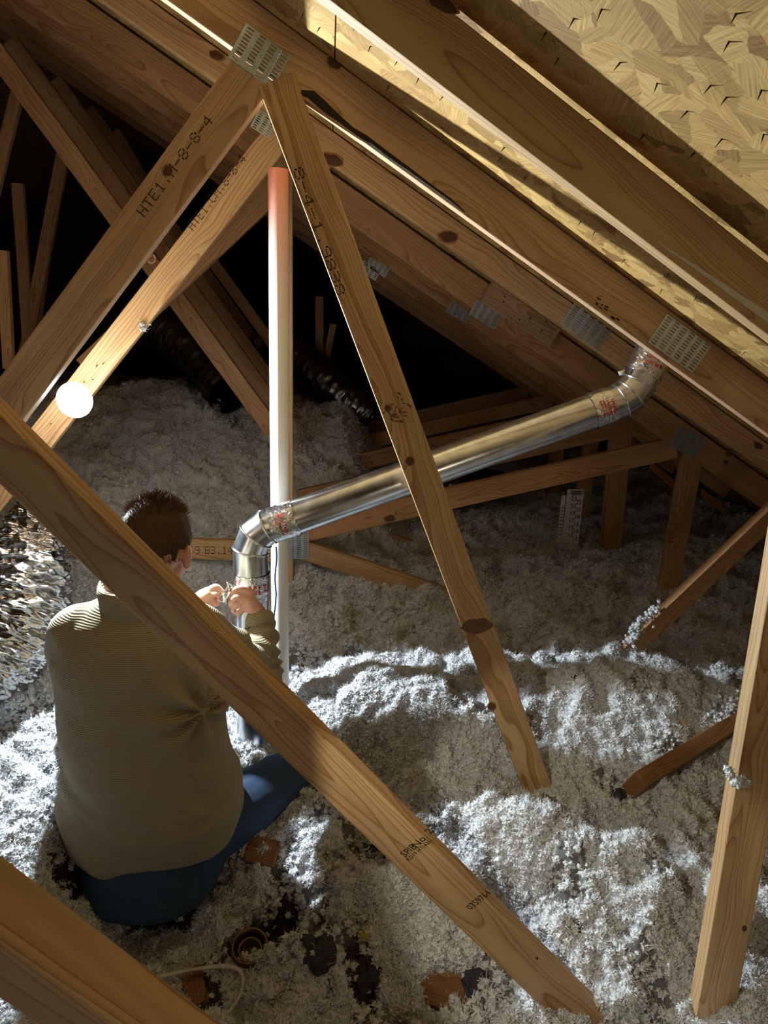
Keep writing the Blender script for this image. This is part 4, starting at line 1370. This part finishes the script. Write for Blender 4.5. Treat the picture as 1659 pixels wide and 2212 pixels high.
# right hand: back of the hand towards us, thumb and index pinch the tape to the left
palm = [wrR, PX(548, 1310, 1.945), PX(536, 1296, 1.935)]
add_limb(bm, palm, [0.024, 0.027, 0.024])
add_limb(bm, [PX(552, 1306, 1.945), PX(538, 1282, 1.94)], [0.018, 0.016])
add_limb(bm, [PX(536, 1312, 1.945), PX(522, 1296, 1.935)], [0.018, 0.015])
add_limb(bm, [PX(544, 1278, 1.938), PX(519, 1271, 1.925), PX(504, 1276, 1.925), PX(496, 1284, 1.93)], [0.0125, 0.0095, 0.0088, 0.0075], 10)     # index
add_limb(bm, [PX(530, 1286, 1.928), PX(508, 1291, 1.915), PX(498, 1302, 1.93), PX(503, 1309, 1.945)], [0.0125, 0.0098, 0.0088, 0.0075], 10)     # middle
add_limb(bm, [PX(524, 1300, 1.93), PX(506, 1311, 1.925), PX(505, 1320, 1.945), PX(514, 1322, 1.958)], [0.0115, 0.0092, 0.0082, 0.0072], 10)     # ring
add_limb(bm, [PX(529, 1312, 1.938), PX(517, 1325, 1.94), PX(519, 1332, 1.958)], [0.0100, 0.0082, 0.0068], 10)                                # little
add_limb(bm, [PX(549, 1292, 1.955), PX(528, 1272, 1.968), PX(508, 1278, 1.955), PX(496, 1288, 1.945)], [0.0135, 0.0110, 0.0095, 0.0080], 10)    # thumb
# left hand reaching in from behind the board
add_limb(bm, [wrL, PX(441, 1290, 1.952), PX(452, 1282, 1.947)], [0.024, 0.026, 0.022])
add_limb(bm, [PX(450, 1276, 1.945), PX(465, 1267, 1.94), PX(476, 1273, 1.94), PX(482, 1284, 1.942)], [0.0115, 0.0092, 0.0085, 0.0072], 10)
add_limb(bm, [PX(450, 1286, 1.942), PX(468, 1283, 1.932), PX(476, 1291, 1.938), PX(474, 1298, 1.948)], [0.0115, 0.0092, 0.0085, 0.0072], 10)
add_limb(bm, [PX(446, 1296, 1.945), PX(462, 1298, 1.936), PX(468, 1306, 1.945)], [0.0105, 0.0088, 0.0075], 10)
add_limb(bm, [PX(441, 1302, 1.95), PX(455, 1308, 1.945), PX(458, 1316, 1.955)], [0.0095, 0.0080, 0.0068], 10)
add_limb(bm, [PX(444, 1278, 1.965), PX(462, 1272, 1.97), PX(480, 1282, 1.955)], [0.0125, 0.0105, 0.0082], 10)
body_me = remeshed('person', bm, 0.0034, 5, 0.5)
m_, nt, b = newmat('skin')
_tc = N(nt, 'ShaderNodeTexCoord'); _n = N(nt, 'ShaderNodeTexNoise'); _n.inputs['Scale'].default_value = 45; _n.inputs['Detail'].default_value = 4
nt.links.new(_tc.outputs['Object'], _n.inputs['Vector'])
_r = ramp(nt, [(0.3, (0.56, 0.27, 0.19)), (0.7, (0.70, 0.40, 0.30))]); nt.links.new(_n.outputs['Fac'], _r.inputs['Fac']); nt.links.new(_r.outputs[0], b.inputs['Base Color'])
b.inputs['Roughness'].default_value = 0.5; b.inputs['Subsurface Weight'].default_value = 0.15; b.inputs['Subsurface Radius'].default_value = (0.01, 0.004, 0.002)
_b = N(nt, 'ShaderNodeBump'); _b.inputs['Strength'].default_value = 0.15; _b.inputs['Distance'].default_value = 0.002; _n2 = N(nt, 'ShaderNodeTexNoise'); _n2.inputs['Scale'].default_value = 300
nt.links.new(_tc.outputs['Object'], _n2.inputs['Vector']); nt.links.new(_n2.outputs['Fac'], _b.inputs['Height']); nt.links.new(_b.outputs[0], b.inputs['Normal'])
base = Vector((hipc.x, hipc.y, gz(hipc.x, hipc.y)))
body_me.transform(Matrix.Translation(-base))
person = mesh_obj('person', body_me, m_, None, Matrix.Translation(base))
tag(person, 'person in tan pullover and jeans sitting in the fluff, taping the metal duct', 'person')

# ---- pullover
def ringpx(y, l, r, Yc, dep, e=2.4):
    c = at((l + r) / 2, y, Yc)
    k = (c - CAM).dot(FW) / F
    return (c, (r - l) / 2 * k, dep, e)


bm = bmesh.new()
add_loft(bm, [ringpx(1806, 178, 482, 1.600, 0.140, 2.3), ringpx(1785, 158, 502, 1.600, 0.163, 2.4), ringpx(1740, 146, 514, 1.600, 0.165, 2.4), ringpx(1690, 142, 514, 1.598, 0.160, 2.4), ringpx(1620, 144, 505, 1.59, 0.150, 2.4),
              ringpx(1540, 142, 486, 1.59, 0.145, 2.4), ringpx(1470, 132, 474, 1.60, 0.14, 2.4), ringpx(1410, 122, 470, 1.605, 0.135, 2.4), ringpx(1365, 128, 462, 1.61, 0.122, 2.3),
              ringpx(1330, 150, 440, 1.615, 0.105, 2.2), ringpx(1306, 190, 415, 1.62, 0.085, 2.1), ringpx(1284, 236, 388, 1.62, 0.068, 2.0), ringpx(1268, 254, 378, 1.62, 0.060, 2.0)])
add_limb(bm, [shL + Vector((0.02, 0, 0)), shL + Vector((-0.012, 0.03, -0.04)), shL.lerp(elL, .6), elL, elL.lerp(wrL, .5), elL.lerp(wrL, .93)], [0.080, 0.078, 0.070, 0.062, 0.052, 0.042], 24)
add_limb(bm, [shR + Vector((-0.03, 0, 0)), shR + Vector((0.015, 0.04, -0.04)), shR.lerp(elR, .6), elR, elR.lerp(wrR, .5), elR.lerp(wrR, .90)], [0.080, 0.078, 0.070, 0.060, 0.052, 0.041], 24)
sw = remeshed('pullover', bm, 0.0065, 5, 0.5)
armaxisR = (elR, wrR)


def wrinkle(co):
    x, y, z = co[:, 0], co[:, 1], co[:, 2]
    out = np.zeros(len(co))
    # long diagonal drags on the lower back
    u = x * 0.75 + z * 1.0; v = -x * 1.0 + z * 0.75
    low = 1 - sst(0.42, 0.75, z)
    out += low * 0.024 * (billow(u * 1.0, v * 0.25, 7.0, 21) - 0.55)
    out += 0.011 * (billow(u, v * 0.35, 12.0, 22) - 0.5) * (0.35 + 0.65 * low)
    out += 0.004 * (vn(x * 22, z * 22, 23) - 0.5)
    # cuff and sleeve folds on the right forearm: rings across it
    d = np.array((wrR - elR).normalized()); rel = co - np.array(elR); s = rel @ d
    far = np.linalg.norm(rel - s[:, None] * d, axis=1)
    m_arm = (far < 0.085) * sst(-0.02, 0.04, s) * (y > 1.72)
    out += m_arm * 0.0055 * np.sin(s * 170 + 9 * vn(x * 14, z * 14, 24)) * (0.4 + 1.2 * vn(s * 25, x * 10, 25))
    d2 = np.array((wrL - elL).normalized()); rel2 = co - np.array(elL); s2 = rel2 @ d2
    far2 = np.linalg.norm(rel2 - s2[:, None] * d2, axis=1)
    out += (far2 < 0.075) * sst(-0.02, 0.04, s2) * (y > 1.8) * 0.006 * np.sin(s2 * 170)
    # armpit pull on the right
    ap = at(446, 1515, 1.55)
    dx, dz = x - ap.x, z - ap.z
    rr_ = np.sqrt(dx * dx + dz * dz); th = np.arctan2(dz, dx)
    out += np.exp(-(rr_ / 0.11) ** 2) * 0.016 * np.sin(th * 8 + 1.0) * sst(0.0, 0.03, rr_)
    out += 0.010 * np.exp(-((z - 0.36 - 0.25 * (x + 0.40) ** 2 * 6) / 0.022) ** 2) * sst(-0.62, -0.40, x)
    out += 0.009 * np.exp(-((z - 0.44 - 0.35 * (x + 0.25)) / 0.018) ** 2) * sst(-0.45, -0.25, x)
    out += 0.008 * np.exp(-((z - 0.42 + 0.5 * (x + 0.55)) / 0.018) ** 2) * (1 - sst(-0.55, -0.38, x))
    return out


displace(sw, wrinkle)
m_, nt, b = newmat('waffle_knit'); L = nt.links.new
_tc = N(nt, 'ShaderNodeTexCoord')
_w = N(nt, 'ShaderNodeTexWave', wave_type='BANDS', bands_direction='Z'); _w.inputs['Scale'].default_value = 75; _w.inputs['Distortion'].default_value = 0.6; _w.inputs['Detail Scale'].default_value = 3
_w2 = N(nt, 'ShaderNodeTexWave', wave_type='BANDS', bands_direction='X'); _w2.inputs['Scale'].default_value = 75; _w2.inputs['Distortion'].default_value = 0.6
L(_tc.outputs['Object'], _w.inputs['Vector']); L(_tc.outputs['Object'], _w2.inputs['Vector'])
_a = N(nt, 'ShaderNodeMath', operation='MULTIPLY_ADD'); L(_w2.outputs['Fac'], _a.inputs[0]); _a.inputs[1].default_value = 0.35; L(_w.outputs['Fac'], _a.inputs[2])
_b = N(nt, 'ShaderNodeBump'); _b.inputs['Strength'].default_value = 0.55; _b.inputs['Distance'].default_value = 0.0022; L(_a.outputs[0], _b.inputs['Height']); L(_b.outputs[0], b.inputs['Normal'])
_r = ramp(nt, [(0.0, (0.20, 0.168, 0.108)), (1.2 / 1.35, (0.345, 0.295, 0.195))]); L(_a.outputs[0], _r.inputs['Fac'])
L(_r.outputs[0], b.inputs['Base Color']); b.inputs['Roughness'].default_value = 0.95; b.inputs['Specular IOR Level'].default_value = 0.1
b.inputs['Sheen Weight'].default_value = 0.15
M_KNIT = m_
sw.transform(Matrix.Translation(-base))
pull = mesh_obj('pullover', sw, M_KNIT, person, Matrix.Translation(base)); pull['label'] = 'tan waffle-knit pullover with a stand collar'


def band(name, path, rad_prof, mat, parent):
    """closed band: list of rings of points"""
    return ring_mesh(name, path, mat, parent)


# stand collar, folded
cc_ = at(297, 1276, 1.605); cr_ = []
for (dr, dz) in ((0.004, -0.040), (0.010, -0.030), (0.010, -0.008), (0.013, 0.014), (0.010, 0.026), (0.002, 0.030), (-0.006, 0.024), (-0.008, 0.0), (-0.008, -0.03)):
    cr_.append([cc_ + Vector(((0.080 + dr) * math.cos(a_), (0.070 + dr) * math.sin(a_), dz + 0.010 * math.sin(a_) * 1.0 - 0.006 + 0.003 * math.sin(5 * a_))) for a_ in np.linspace(0, 2 * math.pi, 48, endpoint=False)])
cr_.append(cr_[0])
ring_mesh('collar', cr_, M_KNIT, pull)
# cuffs
for el, wr in ((elR, wrR), (elL, wrL)):
    d = (wr - el).normalized(); x = d.orthogonal().normalized(); y = d.cross(x)
    c0 = el.lerp(wr, 0.86)
    rg = []
    for (s_, r_) in ((-0.010, 0.036), (-0.006, 0.0455), (0.012, 0.0455), (0.030, 0.042), (0.034, 0.038), (0.030, 0.033), (0.0, 0.033), (-0.010, 0.036)):
        rg.append([c0 + d * (s_ + 0.002 * math.sin(3 * a_)) + (x * math.cos(a_) + y * math.sin(a_)) * (r_ + 0.0015 * math.sin(4 * a_ + 1)) for a_ in np.linspace(0, 2 * math.pi, 32, endpoint=False)])
    ring_mesh('cuff', rg, M_KNIT, pull)

# ---- jeans
bm = bmesh.new()
zs = base.z
add_loft(bm, [(hipc + Vector((0, -0.03, -0.13)), 0.150, 0.14, 2.4), (hipc + Vector((0, -0.02, -0.10)), 0.185, 0.165, 2.4), (hipc + Vector((0, -0.01, -0.03)), 0.182, 0.160, 2.4), (hipc + Vector((0, 0, 0.06)), 0.165, 0.135, 2.4)])
for hp_, kn, an in ((hipL, knL, anL), (hipR, knR, anR)):
    add_limb(bm, [hp_ + Vector((0, 0, -0.01)), hp_.lerp(kn, .5), kn, kn.lerp(an, .55), an], [0.105, 0.092, 0.076, 0.066, 0.058], 20)
jm = remeshed('jeans', bm, 0.0075, 5, 0.5)
displace(jm, lambda c: 0.007 * (billow(c[:, 0] + c[:, 2], c[:, 1] * 0.4, 13.0, 31) - 0.5) + 0.003 * (vn(c[:, 0] * 30, c[:, 1] * 30, 32) - .5))
jm.transform(Matrix.Translation(-base))
jeans = mesh_obj('jeans', jm, plain('blue_denim', (0.035, 0.062, 0.11), 0.85, spec=0.15, bump=(400, 0.4, 0.001)), person, Matrix.Translation(base))
jeans['label'] = 'blue denim jeans'

# ---- hair: cap with short strands
hair_col = plain('brown_hair', (0.085, 0.050, 0.026), 0.8, spec=0.15, bump=(200, 0.6, 0.002))
bm = bmesh.new()
bmesh.ops.create_uvsphere(bm, u_segments=48, v_segments=32, radius=1.0)
vs_del = []
for v in bm.verts:
    n = v.co.normalized()
    # scalp region: up and back, hairline drops to the nape
    keep = n.z > (-0.55 if n.y < 0 else -0.55 + 0.95 * min(1, n.y * 1.0))
    if abs(n.x) > 0.78 and n.z < -0.22 and n.y > -0.30: keep = False
    p = Vector((n.x * 0.081, n.y * 0.101 - 0.013, n.z * 0.101 + 0.020))
    p += n * (0.004 * mnoise.noise(n * 5) + 0.0025 * mnoise.noise(Vector((n.x * 30, n.y * 30, n.z * 6))))
    if n.y < 0 and n.z < 0: p.x *= 1 - 0.16 * (-n.z); p.y += 0.018 * n.z * n.y * 2
    v.co = p
    if not keep: vs_del.append(v)
bmesh.ops.delete(bm, geom=vs_del, context='VERTS')
caps = [(v.co.copy(), v.normal.copy()) for v in bm.verts]
bm.normal_update()
pts_n = [(f.calc_center_median(), f.normal.copy()) for f in bm.faces]
hr = random.Random(4)
for k in range(5200):
    c, n = pts_n[hr.randrange(len(pts_n))]
    c = c + Vector((hr.gauss(0, .003), hr.gauss(0, .003), hr.gauss(0, .003)))
    # strands lie back and down, standing up more at the crown
    lay = Vector((0.2 * hr.gauss(0, 1), 0.5 if c.y > -0.02 and c.z > 0.07 else -0.15, -0.85 if c.z < 0.08 else 0.25)) + n * (0.25 + 0.35 * hr.random() if c.z > 0.07 else 0.22)
    lay.normalize(); ln = hr.uniform(0.010, 0.019) if c.z > 0.05 else hr.uniform(0.006, 0.014)
    side = lay.cross(n)
    if side.length < 1e-4: continue
    side = side.normalized() * 0.0007
    q = c + lay * ln * 0.5 + n * 0.002; e = c + lay * ln - n * 0.002 * (1 if c.z < 0.08 else -1)
    a1, a2, b1, b2, t_ = [bm.verts.new(p) for p in (c + side, c - side, q + side * .8, q - side * .8, e)]
    bm.faces.new((a1, b1, b2, a2)); bm.faces.new((b1, t_, b2))
Mh = Matrix.Translation(headc) @ HR.to_4x4()
hair = from_bm('hair', bm, hair_col, person, Mh, True); hair['label'] = 'short brown hair'
hair['kind'] = 'stuff'

# ---- the bit of foil tape between the fingers
P = PX(489, 1281, 1.925)
vs, fs = [], []
nx, ny = 5, 9
for j in range(ny):
    for i in range(nx):
        u, v = i / (nx - 1) - .5, j / (ny - 1) - .5
        vs.append(RT * (u * 0.020 + v * 0.022 + 0.004 * math.sin(v * 7)) + UP * (v * 0.056 - u * 0.012) - FW * (0.008 * math.sin(u * 4 + v * 5) + 0.003 * mnoise.noise(Vector((u * 5, v * 9, 1)))))
for j in range(ny - 1):
    for i in range(nx - 1):
        a_ = j * nx + i; fs.append((a_, a_ + 1, a_ + nx + 1, a_ + nx))
tp = from_pd('tape_piece', vs, fs, M_TAPE, None, Matrix.Translation(P), True)
tp.modifiers.new('thickness', 'SOLIDIFY').thickness = 0.0006
tag(tp, 'small crumpled piece of foil tape pinched between both hands', 'tape')

# ================================================================== labels of the trusses
TLAB = ['nearest roof truss, its blurred board crossing the lower left corner',
        'truss with the broad diagonal board in front of the sitting man',
        'truss with the large nail plate at upper left and the long web crossing the duct',
        'truss whose left web carries the glaring work light',
        'truss with the upright stud directly behind the white pipe',
        'first dim truss behind the stud, with a dark post left of the short post',
        'second dim truss behind the upright stud',
        'third dim truss behind the upright stud',
        'farthest dim truss in the dark at the back']
for k in range(9):
    truss[k]['label'] = TLAB[k]
